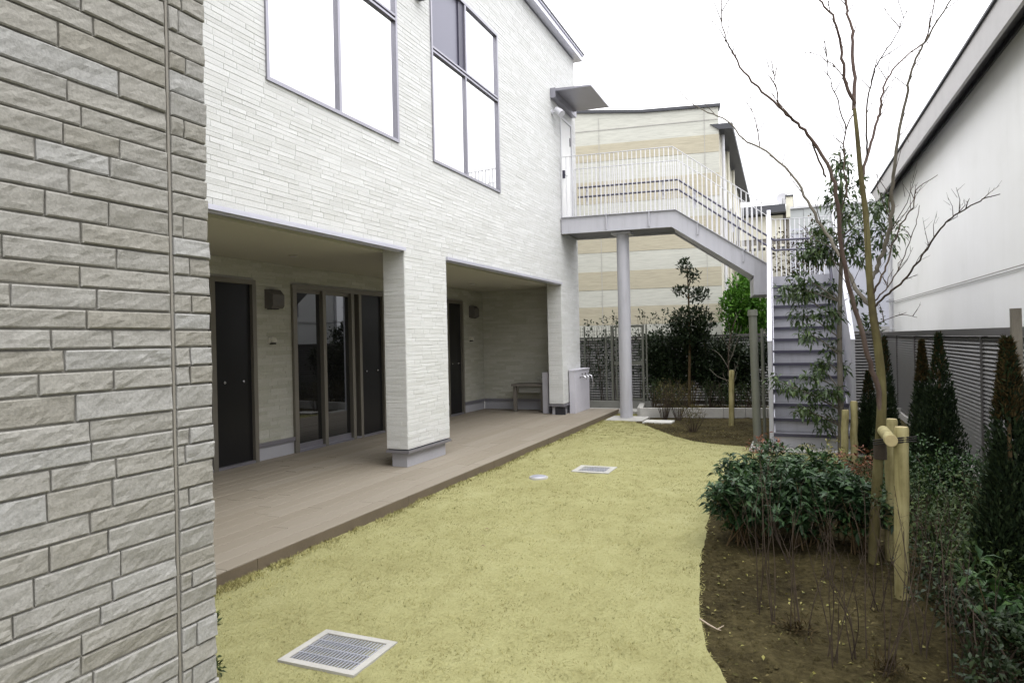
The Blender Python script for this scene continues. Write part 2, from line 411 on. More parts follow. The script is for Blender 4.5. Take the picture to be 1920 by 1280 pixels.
# brick-laid faces ---------------------------------------------------------
def rows_of(z0, z1, hs, seed):
    r = random.Random(seed); z = z0; out = []
    while z < z1-.012:
        h = r.choice(hs); h = min(h, z1-z)
        if z1-(z+h) < .02: h = z1-z
        out.append((z, z+h)); z += h
    return out
def split_row(a, b, lens, r):
    out = []; x = a
    while x < b-1e-4:
        l = r.uniform(*lens)
        if b-(x+l) < lens[0]*.55: l = b-x
        out.append((x, x+l)); x += l
    return out
def brick_geo(mb, o, u, n, a, b, z0, z1, r, gap, proud, chamf):
    """one stone: o + u*s + n*depth; chamfered box without a back, uneven face"""
    a += gap; b -= gap; z0 += gap; z1 -= gap
    c = chamf; P = []
    for s, z in ((a, z0), (b, z0), (b, z1), (a, z1)): P.append((s, z, 0.0))
    for s, z in ((a+c*.3, z0+c*.3), (b-c*.3, z0+c*.3), (b-c*.3, z1-c*.3), (a+c*.3, z1-c*.3)): P.append((s, z, proud*.6+r.uniform(-.1, .1)*proud))
    for s, z in ((a+c, z0+c), (b-c, z0+c), (b-c, z1-c), (a+c, z1-c)): P.append((s, z, proud*(1+r.uniform(-.35, .35))))
    V = [o+u*s+n*d+Vector((0, 0, z)) for s, z, d in P]
    F = [(8, 9, 10, 11)]
    for k in range(4):
        F.append((k, (k+1) % 4, 4+(k+1) % 4, 4+k)); F.append((4+k, 4+(k+1) % 4, 8+(k+1) % 4, 8+k))
    mb.add(V, F, r.random())

# ================================================================== SETTING: ground, lawn, beds
XF, XB, XT, TZ = -3.93, -5.90, -3.22, 0.10     # facade plane, terrace back wall, terrace edge, terrace height
YE = 12.68                                      # far corner of the building
gm = MB(); gm.add([(-220, -120, -.06), (220, -120, -.06), (220, 320, -.06), (-220, 320, -.06)], [(0, 1, 2, 3)])
build(gm, 'ground', 'concrete_dark', kind='structure', label='bare ground around the buildings and the garden')

def lerp_table(tab, y):
    for (y0, x0), (y1, x1) in zip(tab, tab[1:]):
        if y <= y1: return x0+(x1-x0)*max(0, (y-y0))/(y1-y0)
    return tab[-1][1]
RTAB = [(.6, .35), (1.6, .1), (2.4, -.15), (2.95, -.31), (3.22, -.42), (3.65, -.51), (4.42, -.607), (5.2, -.66), (5.79, -.709), (6.98, -.771),
        (7.5, -.62), (8.0, -.1), (8.45, .45), (8.88, .62), (8.92, -.60), (9.30, -.63), (9.45, -1.0), (9.64, -1.375), (10.0, -1.68), (10.5, -1.977), (11.27, -2.429), (11.5, -2.62), (11.9, -2.66), (13.6, -2.72)]
def lawn_r(y): return lerp_table(RTAB, y) + (.02*noise.noise(Vector((0, y*3.1, 0)))+.012*noise.noise(Vector((3, y*9, 0))))
def lawn_l(y): return -1.58 if y < 1.5 else -3.235
def hz(x, y): return .016*noise.noise(Vector((x*1.1, y*1.1, 0)))+.010*noise.noise(Vector((x*4, y*4, 5)))+.006*noise.noise(Vector((x*13, y*13, 9)))
ys = list(np.arange(.6, 5, .045))+list(np.arange(5, 13.6, .09)); NU = 64
V = []; F = []
for j, y in enumerate(ys):
    l, r = lawn_l(y), lawn_r(y)
    for i in range(NU+1):
        x = l+(r-l)*i/NU; V.append((x, y, .012+hz(x, y)*.8))
for j in range(len(ys)-1):
    for i in range(NU): F.append((j*(NU+1)+i, j*(NU+1)+i+1, (j+1)*(NU+1)+i+1, (j+1)*(NU+1)+i))
V = np.array(V); F = np.array(F)
lawn = arr_obj('lawn', V, F, np.full(len(F), .5), 'turf', origin=(-2, 5, 0), kind='structure', label='dormant yellow-green lawn between the terrace and the planting beds')
lawn.data.polygons.foreach_set('use_smooth', [True]*len(F))

# soil beds (one sheet under and beside the lawn, uneven)
xs = np.arange(-3.2, 1.72, .06); yb = np.arange(.6, 14.9, .06); V = []; F = []
for y in yb:
    for x in xs:
        inside = lawn_l(y) < x < lerp_table(RTAB, y)-.05
        z = -.035 if inside else .004+hz(x, y)*1.6+.012*noise.noise(Vector((x*22, y*22, 2)))
        V.append((x, y, z))
nx = len(xs)
for j in range(len(yb)-1):
    for i in range(nx-1): F.append((j*nx+i, j*nx+i+1, (j+1)*nx+i+1, (j+1)*nx+i))
F = np.array(F)
bed = arr_obj('planting_bed', np.array(V), F, np.full(len(F), .5), 'soil', origin=(0, 5, 0), kind='structure', label='brown soil of the planting beds')
bed.data.polygons.foreach_set('use_smooth', [True]*len(F))

DRAIN1 = (-2.215, -1.815, 2.435, 2.765); DRAIN2 = (-2.32, -1.90, 7.06, 7.44); LID = (-2.54, 6.64, .105)
def grass(n, seed):
    r = np.random.default_rng(seed)
    y = .9 + (13.4-.9)*r.random(n)**2.1; u = r.random(n)
    L = np.array([lawn_l(v) for v in y]); Rr = np.array([lerp_table(RTAB, v) for v in y])
    x = L+(Rr-L)*u+r.normal(0, .012, n)
    # rim of longer tufts against the terrace edge
    m = r.random(n) < .028; x = np.where(m, -3.225+np.abs(r.normal(0, .05, n)), x); y = np.where(m & (y < 1.6), y+2, y)
    ok = np.ones(n, bool)
    for a in (DRAIN1, DRAIN2): ok &= ~((x > a[0]) & (x < a[1]) & (y > a[2]) & (y < a[3]))
    ok &= (x-LID[0])**2+(y-LID[1])**2 > LID[2]**2
    ok &= ~((x > -3.2) & (x < -2.55) & (y > 11.62) & (y < 12.35))
    x, y, m = x[ok], y[ok], m[ok]; n = len(x)
    # tufts: density gaps
    cl = np.array([noise.noise(Vector((a*7, b*7, 1))) for a, b in zip(x, y)])
    k = (cl > -.30) | (r.random(n) < .25); x, y, m, cl = x[k], y[k], m[k], cl[k]; n = len(x)
    z = .006+np.array([hz(a, b) for a, b in zip(x, y)])*.8
    ln = (.013+.019*r.random(n))*(1+.5*np.clip(cl, -.5, .8)); ln = np.where(m, ln*1.5, ln)
    az = r.random(n)*6.283; el = np.where(m, .3+.8*r.random(n), .06+.62*r.random(n)**1.5)
    d = np.stack([np.cos(az)*np.cos(el), np.sin(az)*np.cos(el), np.sin(el)], 1)
    p = np.stack([x, y, z], 1); s = np.stack([-np.sin(az), np.cos(az), np.zeros(n)], 1)*(.0016+.0016*r.random(n)+.00022*y)[:, None]
    V = np.stack([p-s, p+s, p+d*ln[:, None]], 1).reshape(-1, 3); F = np.arange(3*n).reshape(-1, 3)
    return V, F, r.random(n)
V, F, T = grass(420000, 3)
arr_obj('grass', V, F, T, 'grass_blade', origin=(-2, 5, 0), kind='stuff', label='short dry yellowish grass blades of the lawn', cat='grass')

# soil clods and litter
def clods(n, seed):
    r = np.random.default_rng(seed); P = []
    while len(P) < n:
        y = 1.5+11*r.random()**1.7; x = -2.6+4.2*r.random()
        if x > lerp_table(RTAB, y)+.02 and x < 1.6 and not (y > 9.1 and y < 12.6 and x > -.6): P.append((x, y))
    V = []; F = []
    for x, y in P:
        s = r.uniform(.004, .016); o = len(V); z = .004+hz(x, y)*1.6
        for k in range(4):
            a = k*1.571+r.random(); V.append((x+s*math.cos(a), y+s*math.sin(a), z))
        V.append((x+r.normal(0, s*.3), y+r.normal(0, s*.3), z+s*r.uniform(.6, 1.2)))
        F += [(o, o+1, o+4), (o+1, o+2, o+4), (o+2, o+3, o+4), (o+3, o, o+4)]
    return np.array(V), np.array(F)
V, F = clods(9000, 5)
arr_obj('soil_clods', V, F, np.full(len(F), .5), 'soil', origin=(0, 5, 0), kind='stuff', label='crumbs and clods of brown soil on the beds', cat='soil')
r_ = np.random.default_rng(21); n = 1500
py_ = 1.6+10*r_.random(n)**1.8; px_ = np.array([lerp_table(RTAB, v)+.03 for v in py_])+r_.random(n)**1.2*1.9
k = px_ < 1.55; px_, py_ = px_[k], py_[k]; n = len(px_)
P = np.stack([px_, py_, np.array([.012+hz(a, b)*1.6 for a, b in zip(px_, py_)])], 1)
D = r_.normal(0, 1, (n, 3)); D[:, 2] *= .25
V, F, T = leaf_arrays(P, D, r_.uniform(.012, .035, n), r_.uniform(.006, .016, n), .3, 0, 4)
arr_obj('fallen_leaves', V, F, T, 'leaf_straw', origin=(0, 5, 0), kind='stuff', label='small dry fallen leaves scattered on the soil', cat='leaves')

n = 1100; py_ = 1.6+10*r_.random(n)**1.8; px_ = np.array([lerp_table(RTAB, v)+.03 for v in py_])+r_.random(n)**1.1*1.9
k = px_ < 1.5; px_, py_ = px_[k], py_[k]; n = len(px_)
P = np.stack([px_, py_, np.array([.012+hz(a, b)*1.6 for a, b in zip(px_, py_)])], 1); D = r_.normal(0, 1, (n, 3)); D[:, 2] *= .3
V, F, T = leaf_arrays(P, D, r_.uniform(.010, .028, n), r_.uniform(.006, .016, n), .3, 0, 14)
arr_obj('moss_flecks', V, F, T, 'leaf_yellow', origin=(0, 5, 0), kind='stuff', label='yellow-green flecks of moss and leaf on the soil', cat='moss')

# ------------------------------------------------------------------ terrace of boards
ter = empty('terrace', (XT, 7, 0), 'brown board terrace along the ground floor of the pale building', None, None, 'structure')
build(MB().box(XB, XT-.03, 1.52, 12.86, -.05, TZ-.03), 'terrace_base', 'black_void', ter)
NBD = 18; bw = (XT-.005-XB)/NBD; BL = 1.82
bme = {}
def board_mesh(l):
    l = round(l, 3)
    if l not in bme:
        m = MB(); a, c, h = (bw-.005)/2, .003, .026
        V = []
        for y in (0, l-.004): V += [(-a, y, -h), (a, y, -h), (a, y, -c), (a-c, y, 0), (-a+c, y, 0), (-a, y, -c)]
        m.add(V, [(5, 4, 3, 2, 1, 0), (6, 7, 8, 9, 10, 11)]+[(i, (i+1) % 6, 6+(i+1) % 6, 6+i) for i in range(6)])
        bme[l] = m.mesh('plank', (0, 0, 0), 'deck_board')
    return bme[l]
for i in range(NBD):
    y = 1.52; l = BL*(.35+.65*((i*37) % 5)/5) if i % 2 else BL*(.5+.5*((i*23) % 3)/3)
    while y < 12.85:
        l = min(l, 12.86-y)
        if 12.86-(y+l) < .25: l = 12.86-y
        place('plank', board_mesh(l), (XB+bw*(i+.5), y, TZ+((i*13) % 5)*.0004), ter); y += l; l = BL
y = 1.52; k = 0
while y < 12.86:
    l = min(1.83, 12.86-y); build(MB().box(XT-.028, XT, y+.002, y+l-.002, -.03, TZ-.006), 'fascia_board', 'deck_fascia', ter); y += l
build(MB().box(XB, XT, 12.862, 12.885, -.03, TZ-.004), 'fascia_board', 'deck_fascia', ter)

# ================================================================== MAIN BUILDING
ZS, ZTOP, YW = 2.465, 6.88, 1.50       # soffit height, wall top, start of facade (behind the stone wing)
OP1, COLY, OP2, PIER = (YW, 6.33), (6.33, 7.28), (7.28, 11.62), (11.62, YE)
bld = empty('apartment_building', (XF, 7, 0), 'pale stone-clad two-storey building with white-reflecting windows above a covered terrace', 'building')
W1 = (4.30, 6.25, 3.62, 5.86); W2 = (7.02, 8.94, 3.60, 5.86); D2 = (11.74, 12.42, 3.60, 5.55)
wall = MB()
ycuts = [YW, W1[0], W1[1], W2[0], W2[1], D2[0], D2[1], YE]
wall.box(-4.18, XF, YW, YE, ZS+.03, 3.60)                      # below the windows
wall.box(-4.18, XF, YW, YE, 5.86, ZTOP)
for a, b in ((YW, W1[0]), (W1[1], W2[0]), (W2[1], D2[0]), (D2[1], YE)): wall.box(-4.18, XF, a, b, 3.60, 5.86)
wall.box(-4.18, XF, *W1[:2], 3.60, 3.62); wall.box(-4.18, XF, *D2[:2], 5.55, 5.86)
wall.box(-4.20, XF, *COLY, .30, ZS+.03); wall.box(-4.20, XF, *PIER, .30, ZS+.03)
fac = build(wall, 'facade_wall', 'facade_joint', bld)
inn = MB()
for a, b in ((YW, 5.05), (6.17, 6.80), (8.88, 10.90), (11.52, YE)): inn.box(-6.3, XB, a, b, .28, 2.235)   # terrace back wall
inn.box(-6.3, XB, YW, YE, 2.235, ZS+.6)
inn.box(XB, -4.2, 12.45, YE, .28, ZS+.6)                       # end wall of the terrace
inn.box(-9, -4.18, 12.5, YE, ZS+.6, ZTOP)
back = build(inn, 'terrace_wall', 'concrete', bld)
build(MB().box(XB, XF-.26, YW, 12.45, ZS, ZS+.12), 'soffit', 'soffit_board', bld)
build(MB().box(-9, XF-.25, YW, YE, ZTOP-.3, ZTOP-.02), 'roof_deck', 'roof_dark', bld)
build(MB().box(-9, XF+.14, 1.2, YE+.14, ZTOP+.02, ZTOP+.11).box(-9, XF+.16, 1.2, YE+.16, ZTOP+.11, ZTOP+.135), 'roof_edge', 'trim_alu', bld)
build(MB().box(-9, XF+.17, 1.2, YE+.17, ZTOP+.137, ZTOP+.17), 'roof_cap', 'roof_dark', bld)
build(MB().box(-9.2, -9, YW, YE, 0, ZTOP), 'rear_wall', 'facade_joint', bld)
# soffit trims
for a, b in (OP1, OP2):
    build(MB().box(XF-.02, XF+.030, a, b, ZS-.010, ZS+.028).box(XF-.06, XF-.02, a, b, ZS-.022, ZS+.02), 'soffit_trim', 'trim_alu', bld)
# plinths with drip flashing
def plinth(x0, x1, y0, y1, z1=.27):
    build(MB().box(x0+.04, x1-.04, y0+.04, y1-.04, TZ-.02, z1), 'plinth', 'plinth_paint', bld)
    build(MB().box(x0+.012, x1-.012, y0+.012, y1-.012, z1, z1+.035), 'flashing_gap', 'plinth_dark', bld)
    build(MB().box(x0-.004, x1+.018, y0-.014, y1+.014, z1-.012, z1+.016), 'drip_flashing', 'frame_alu', bld)
plinth(-4.2, XF, *COLY); plinth(-4.2, XF, PIER[0], YE-.02)
for a, b in ((6.17, 6.80), (8.90, 10.9), (11.50, 12.44), (YW, 5.05)):
    build(MB().box(XB-.3, XB+.005, a, b, TZ-.02, .26), 'plinth', 'plinth_paint', bld)
    build(MB().box(XB-.3, XB+.030, a, b, .262, .305), 'drip_flashing', 'frame_alu', bld)
build(MB().box(XB+.01, -4.24, 12.445, 12.5, TZ-.02, .26), 'plinth', 'plinth_paint', bld)
build(MB().box(XB+.035, -4.24, 12.42, 12.5, .262, .305), 'drip_flashing', 'frame_alu', bld)

# stones of the facade
HSF = (.037, .043, .043, .050); LNF = (.12, .42)
def screen_area(p, h, l):
    d = np.array(p)-EYEV; z = d @ FW
    if z < .3: return 0
    a = FPX*(d @ RT)/z; b = -FPX*(d @ UP)/z
    if abs(a) > 985 or abs(b) > 665 or a < -600: return 0
    return 1/(z*z)*l*h
stones = []      # (score, mb)
def clad(o, u, n, s0, s1, z0, z1, holes, seed, par, gap=.0005, proud=.0034, ch=.0034, small=False):
    r = random.Random(seed)
    for (a, b) in rows_of(z0, z1, HSF, seed):
        iv = [(s0, s1)]
        for (h0, h1, g0, g1) in holes:
            if b > g0+.012 and a < g1-.012:
                nv = []
                for p, q in iv:
                    if h1 <= p or h0 >= q: nv.append((p, q)); continue
                    if h0 > p: nv.append((p, h0))
                    if h1 < q: nv.append((h1, q))
                iv = nv
        for p, q in iv:
            for x0, x1 in split_row(p, q, LNF, r):
                m = MB(); brick_geo(m, o, u, n, x0, x1, a, b, r, gap, proud*r.uniform(.75, 1.3), ch)
                c = o+u*((x0+x1)/2)+Vector((0, 0, (a+b)/2))
                d = (Vector((0, 0, EYE))-c).normalized().dot(n)
                stones.append((screen_area(c, b-a, x1-x0)*max(d, 0), m, par))
O = Vector
# facade wall: u=+Y, n=+X
hol = [(*W1[:2], W1[2], W1[3]), (*W2[:2], W2[2], W2[3]), (*D2[:2], D2[2], D2[3]), (4.9, 5.05, 9, 9)]
clad(O((XF, 0, 0)), O((0, 1, 0)), O((1, 0, 0)), YW, YE, ZS+.03, ZTOP, hol, 11, fac)
clad(O((XF, 0, 0)), O((0, 1, 0)), O((1, 0, 0)), *COLY, .31, ZS+.03, [], 12, fac)
clad(O((XF, 0, 0)), O((0, 1, 0)), O((1, 0, 0)), *PIER, .31, ZS+.03, [], 13, fac)
clad(O((0, COLY[0], 0)), O((1, 0, 0)), O((0, -1, 0)), -4.2, XF, .31, ZS, [], 14, fac)
clad(O((0, PIER[0], 0)), O((1, 0, 0)), O((0, -1, 0)), -4.2, XF, .31, ZS, [], 15, fac)
clad(O((0, YE, 0)), O((1, 0, 0)), O((0, 1, 0)), -5.5, XF, .31, ZTOP, [], 18, fac)
DH = [(5.05, 6.17, 0, 2.25), (6.80, 8.88, 0, 2.25), (10.90, 11.52, 0, 2.25)]
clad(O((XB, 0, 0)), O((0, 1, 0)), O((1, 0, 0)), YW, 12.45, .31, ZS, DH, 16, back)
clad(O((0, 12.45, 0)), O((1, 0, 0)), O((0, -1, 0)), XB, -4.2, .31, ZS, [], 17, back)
cand = sorted([s for s in stones if s[2] is fac], key=lambda s: -s[0])[:290]
ids = set(id(s[1]) for s in cand)
for s in cand: build(s[1], 'brick', 'facade_stone', fac)
for par in (fac, back):
    m = MB()
    for s in stones:
        if s[2] is par and id(s[1]) not in ids: m.add(s[1].v, s[1].f, s[1].t[0])
    build(m, 'stone_cladding', 'facade_stone' if par is fac else 'facade_stone_shaded', par, kind='stuff')
# panel joints of the cladding
for yj in (5.27, 9.05):
    build(MB().box(XF+.001, XF+.0045, yj-.003, yj+.003, ZS+.04, 3.60), 'joint', 'facade_joint', bld)

# windows of the upper floor
def up_window(W, mull, trans, open_left):
    y0, y1, z0, z1 = W; t = .020
    win = empty('window', (XF, (y0+y1)/2, z0)); win.parent = bld; win.location = Vector(win.location)-org(bld)
    m = MB(); d0, d1 = XF-.07, XF+.022
    m.box(d0, d1, y0-.012, y0+t, z0-.012, z1+.012).box(d0, d1, y1-t, y1+.012, z0-.012, z1+.012)
    m.box(d0, d1, y0+t, y1-t, z0-.012, z0+t).box(d0, d1, y0+t, y1-t, z1-t, z1+.012)
    build(m, 'frame', 'frame_alu', win)
    build(MB().box(d0, d1-.004, mull-.035, mull-.004, z0+t, trans-.035).box(d0, d1-.022, mull-.004, mull+.026, z0+t, trans-.035), 'mullion', 'frame_alu', win)
    build(MB().box(d0, d1-.004, mull-.022, mull+.022, trans+.035, z1-t), 'mullion', 'frame_alu', win)
    build(MB().box(d0, d1-.002, y0+t, y1-t, trans-.035, trans-.012).box(d0, d1-.03, y0+t, y1-t, trans-.012, trans+.012).box(d0, d1-.002, y0+t, y1-t, trans+.012, trans+.035), 'transom', 'frame_alu', win)
    build(MB().box(XF-.2, XF-.075, y0, y1, z0, z1), 'room_dark', 'black_void', win)
    for k, (a, b, c, d) in enumerate(((y0+t, mull-.035, z0+t, trans-.035), (mull+.026, y1-t, z0+t, trans-.035), (y0+t, mull-.022, trans+.035, z1-t), (mull+.022, y1-t, trans+.035, z1-t))):
        if k == 2 and open_left:
            build(MB().box(XF-.030, XF-.028, a, b, c, d), 'insect_screen', 'insect_screen', win)
            build(MB().box(XF-.028, XF-.004, b-.14, b-.001, c, d), 'sash_stile', 'handrail_dark', win)
        else: build(MB().box(XF-.016, XF-.010, a, b, c, d), 'pane', 'glass_mirror', win)
up_window(W1, 5.27, 4.945, False); up_window(W2, 7.93, 4.93, True)

# ground floor doors and glazing (back wall of the terrace)
def door_unit(name, y0, y1, zt, uprights, leaves, sill=.03):
    un = empty(name, (XB, (y0+y1)/2, TZ)); un.parent = bld; un.location = Vector(un.location)-org(bld)
    build(MB().box(XB-.08, XB+.035, y0, y1, zt-.055, zt), 'head', 'frame_brown', un)
    for a, b in uprights: build(MB().box(XB-.08, XB+.038, a, b, TZ, zt-.055), 'jamb', 'frame_brown', un)
    build(MB().box(XB-.08, XB+.036, y0+.002, y1-.002, TZ-.01, TZ+sill), 'sill', 'frame_alu', un)
    build(MB().box(XB-.25, XB-.085, y0, y1, TZ, zt), 'void', 'black_void', un)
    for a, b, kind in leaves:
        if kind == 'glass':
            build(MB().box(XB-.03, XB-.022, a, b, TZ+.10, zt-.10), 'pane', 'glass_dark', un)
            build(MB().box(XB-.045, XB-.006, a, b, TZ+sill, TZ+.10), 'bottom_rail', 'frame_alu', un)
            build(MB().box(XB-.045, XB-.006, a, b, zt-.10, zt-.055), 'top_rail', 'frame_brown', un)
        elif kind == 'door':
            dr = build(MB().box(XB-.045, XB-.005, a, b, TZ+sill, zt-.055), 'door_leaf', 'black_panel', un)
            for yy in (a+.13, b-.14):
                m = MB(); m.tube([(XB-.01, yy, 1.06), (XB+.02, yy, 1.06)], .016, 10); m.tube([(XB+.02, yy, 1.06), (XB+.026, yy, 1.06)], .011, 10)
                build(m, 'knob', 'stainless', dr)
        else: build(MB().box(XB-.06, XB-.05, a, b, TZ+sill, zt-.055), 'gap_panel', 'black_panel', un)
door_unit('door', 5.05, 6.17, 2.235, [(5.05, 5.09), (5.49, 5.56), (6.11, 6.17)], [(5.09, 5.49, 'glass'), (5.56, 6.11, 'door')])
door_unit('glazed_door', 6.80, 8.88, 2.235, [(6.80, 6.87), (7.38, 7.445), (8.01, 8.075), (8.19, 8.25), (8.80, 8.88)],
          [(6.87, 7.38, 'glass'), (7.445, 8.01, 'glass'), (8.075, 8.19, 'gap'), (8.25, 8.80, 'door')])
door_unit('door', 10.90, 11.52, 2.235, [(10.90, 10.94), (11.46, 11.52)], [(10.94, 11.46, 'door')])

# upper door, canopy
dr = empty('door', (XF, 12.08, 3.6)); dr.parent = bld; dr.location = Vector(dr.location)-org(bld)
build(MB().box(XF-.08, XF+.02, D2[0], D2[0]+.04, D2[2], D2[3]).box(XF-.08, XF+.02, D2[1]-.04, D2[1], D2[2], D2[3]).box(XF-.08, XF+.02, D2[0]+.04, D2[1]-.04, D2[3]-.04, D2[3]), 'door_frame', 'pipe_white', dr)
build(MB().box(XF-.05, XF-.004, D2[0]+.04, D2[1]-.04, D2[2], D2[3]-.04), 'door_leaf', 'stucco_white', dr)
build(MB().box(XF-.004, XF+.05, D2[0]+.09, D2[0]+.12, 4.42, 4.56).box(XF+.035, XF+.055, D2[0]+.09, D2[0]+.22, 4.47, 4.49), 'handle', 'handrail_dark', dr)
build(MB().box(XF-.004, XF+.012, D2[1]-.10, D2[1]-.09, 5.12, 5.28), 'hinge', 'handrail_dark', dr)
cn = empty('canopy', (XF, 11.9, 5.8)); cn.parent = bld; cn.location = Vector(cn.location)-org(bld)
build(MB().box(XF, XF+.10, 11.24, 12.47, 5.70, 5.87), 'bracket', 'frame_alu', cn)
pc = [(XF+.10, 11.26, 5.86), (XF+.74, 11.26, 5.82), (XF+.74, 11.26, 5.795), (XF+.10, 11.26, 5.815)]
build(MB().prism(pc, (0, 1.19, 0)), 'canopy_plate', 'frame_alu', cn)
build(MB().box(XF+.742, XF+.758, 11.255, 12.455, 5.785, 5.832), 'edge_strip', 'trim_alu', cn)

# fixtures on the building ------------------------------------------------
def vent_hood(y, z, label, w_=.20, h_=.23):
    v = empty('vent_hood', (XB, y, z), label, 'vent', 'vent hoods on the terrace wall')
    p = [(XB, y-w_/2, z), (XB+.10, y-w_/2, z), (XB+.13, y-w_/2, z+.03), (XB+.13, y-w_/2, z+h_*.72), (XB+.07, y-w_/2, z+h_), (XB, y-w_/2, z+h_)]
    build(MB().prism(p, (0, w_, 0)), 'hood', 'vent_brown', v)
    for k in range(3): build(MB().box(XB+.03, XB+.10, y-w_/2+.01+k*.06, y-w_/2+.02+k*.06, z-.012, z), 'louvre', 'gutter_dark', v)
vent_hood(6.44, 1.91, 'brown vent hood on terrace wall between black door and glazed doors')
vent_hood(11.92, 1.93, 'brown vent hood on terrace wall by the far corner')
def wall_spot(y, z, label):
    v = empty('outlet_cover', (XB, y, z), label, 'outlet cover', 'small round covers on the terrace wall')
    m = MB(); m.lathe([(.045, 0), (.045, .012), (.040, .018)], (0, 0, 0), 18)
    m.v = [(XB+.008+zz, y+xx, z+yy) for xx, yy, zz in m.v]; build(m, 'plate', 'lamp_cream', v)
    m = MB(); m.tube([(XB+.02, y+.005, z+.01), (XB+.06, y+.005, z+.005), (XB+.075, y+.005, z-.03)], [.034, .034, .028], 12); build(m, 'cover', 'lamp_cream', v)
    build(MB().box(XB+.012, XB+.07, y-.02, y+.028, z-.052, z-.032), 'opening', 'black_void', v)
wall_spot(6.42, 1.53, 'small cream outlet cover under the vent hood between the doors')
wall_spot(11.82, 1.52, 'small cream outlet cover near the far corner of the terrace')
for i, (x, y, lb) in enumerate(((-5.2, 6.05, 'recessed ceiling downlight nearest the stone-clad wall'), (-5.2, 8.3, 'recessed ceiling downlight beside the pillar'), (-5.2, 10.6, 'recessed ceiling downlight over the far half of the terrace'), (-5.0, 11.7, 'recessed ceiling downlight above the wash basin corner'))):
    v = empty('downlight', (x, y, ZS), lb, 'downlight', 'terrace ceiling downlights')
    m = MB(); m.lathe([(.055, -.008), (.055, .0), (.04, .0)], (x, y, ZS-.003), 18); build(m, 'ring', 'lamp_cream', v)
    m = MB(); m.lathe([(.038, -.006), (.036, -.002)], (x, y, ZS-.008), 14); build(m, 'lens', 'dish_white', v)
v = empty('security_light', (XF, 11.30, 5.42), 'small white floodlight on facade under the canopy', 'light')
m = MB(); m.tube([(XF, 11.30, 5.46), (XF+.03, 11.30, 5.46)], .05, 14); build(m, 'base', 'dish_white', v)
m = MB(); m.tube([(XF+.03, 11.30, 5.46), (XF+.10, 11.30, 5.47)], .016, 8); build(m, 'arm', 'dish_white', v)
m = MB(); m.tube([(XF+.08, 11.33, 5.52), (XF+.15, 11.30, 5.45), (XF+.20, 11.28, 5.40)], [.045, .062, .066], 14); build(m, 'head', 'dish_white', v)
v = empty('wall_vent', (XF, 6.72, 5.37), 'dark vent cap on the facade between the two upper windows', 'vent')
m = MB(); m.lathe([(.09, 0), (.09, .03), (.075, .08), (.03, .10)], (0, 0, 0), 18); m.v = [(XF+.01+zz, 6.72+xx, 5.46+yy) for xx, yy, zz in m.v]; build(m, 'cap', 'vent_brown', v)
build(MB().box(XF+.01, XF+.11, 6.66, 6.78, 5.365, 5.385), 'lip', 'gutter_dark', v)

# wash basin in the terrace and tap stand at the corner
v = empty('wash_basin', (-4.6, 12.0, TZ), 'grey wash basin with counter and white side panel at end of terrace', 'basin')
build(MB().box(-4.41, -4.30, 11.84, 12.30, TZ, .86), 'side_panel', 'tap_stone', v)
build(MB().box(-5.08, -4.412, 11.92, 12.34, .595, .635), 'counter', 'wall_brownish', v)
build(MB().box(-4.95, -4.45, 11.98, 12.28, .47, .593), 'bowl', 'concrete_dark', v)
for x in (-5.03, -4.47): build(MB().box(x-.03, x+.03, 11.97, 12.03, TZ, .593), 'leg', 'wall_brownish', v)
m = MB(); m.tube(smooth_path([(-4.415, 12.05, .78), (-4.47, 12.05, .79), (-4.50, 12.05, .74)]), .012, 8); build(m, 'tap', 'stainless', v)
v = empty('tap_stand', (-3.9, 12.35, TZ), 'pale grey tap stand with chrome taps against corner of the building', 'tap stand')
build(MB().box(-3.905, -3.80, 11.90, 12.84, TZ+.002, .875), 'pedestal', 'tap_stone', v)
build(MB().box(-3.915, -3.79, 11.89, 12.85, .877, .902), 'top_slab', 'tap_stone', v)
build(MB().box(-4.10, -3.907, 11.64, 11.66, TZ, .24), 'plate', 'plinth_dark', v)
for yy in (12.22, 12.42, 12.62):
    m = MB(); m.tube(smooth_path([(-3.80, yy, .76), (-3.73, yy, .77), (-3.69, yy, .75), (-3.675, yy, .70)]), .014, 8)
    m.tube([(-3.755, yy, .77), (-3.755, yy, .81)], .012, 8); m.tube([(-3.755, yy-.045, .815), (-3.755, yy+.045, .815)], .010, 8)
    m.tube([(-3.80, yy, .76), (-3.79, yy, .76)], .028, 10); build(m, 'tap', 'stainless', v)
m = MB(); m.tube(smooth_path([(-3.675, 12.62, .70), (-3.66, 12.63, .62), (-3.67, 12.63, .54)]), .010, 8); build(m, 'hose_end', 'stainless', v)

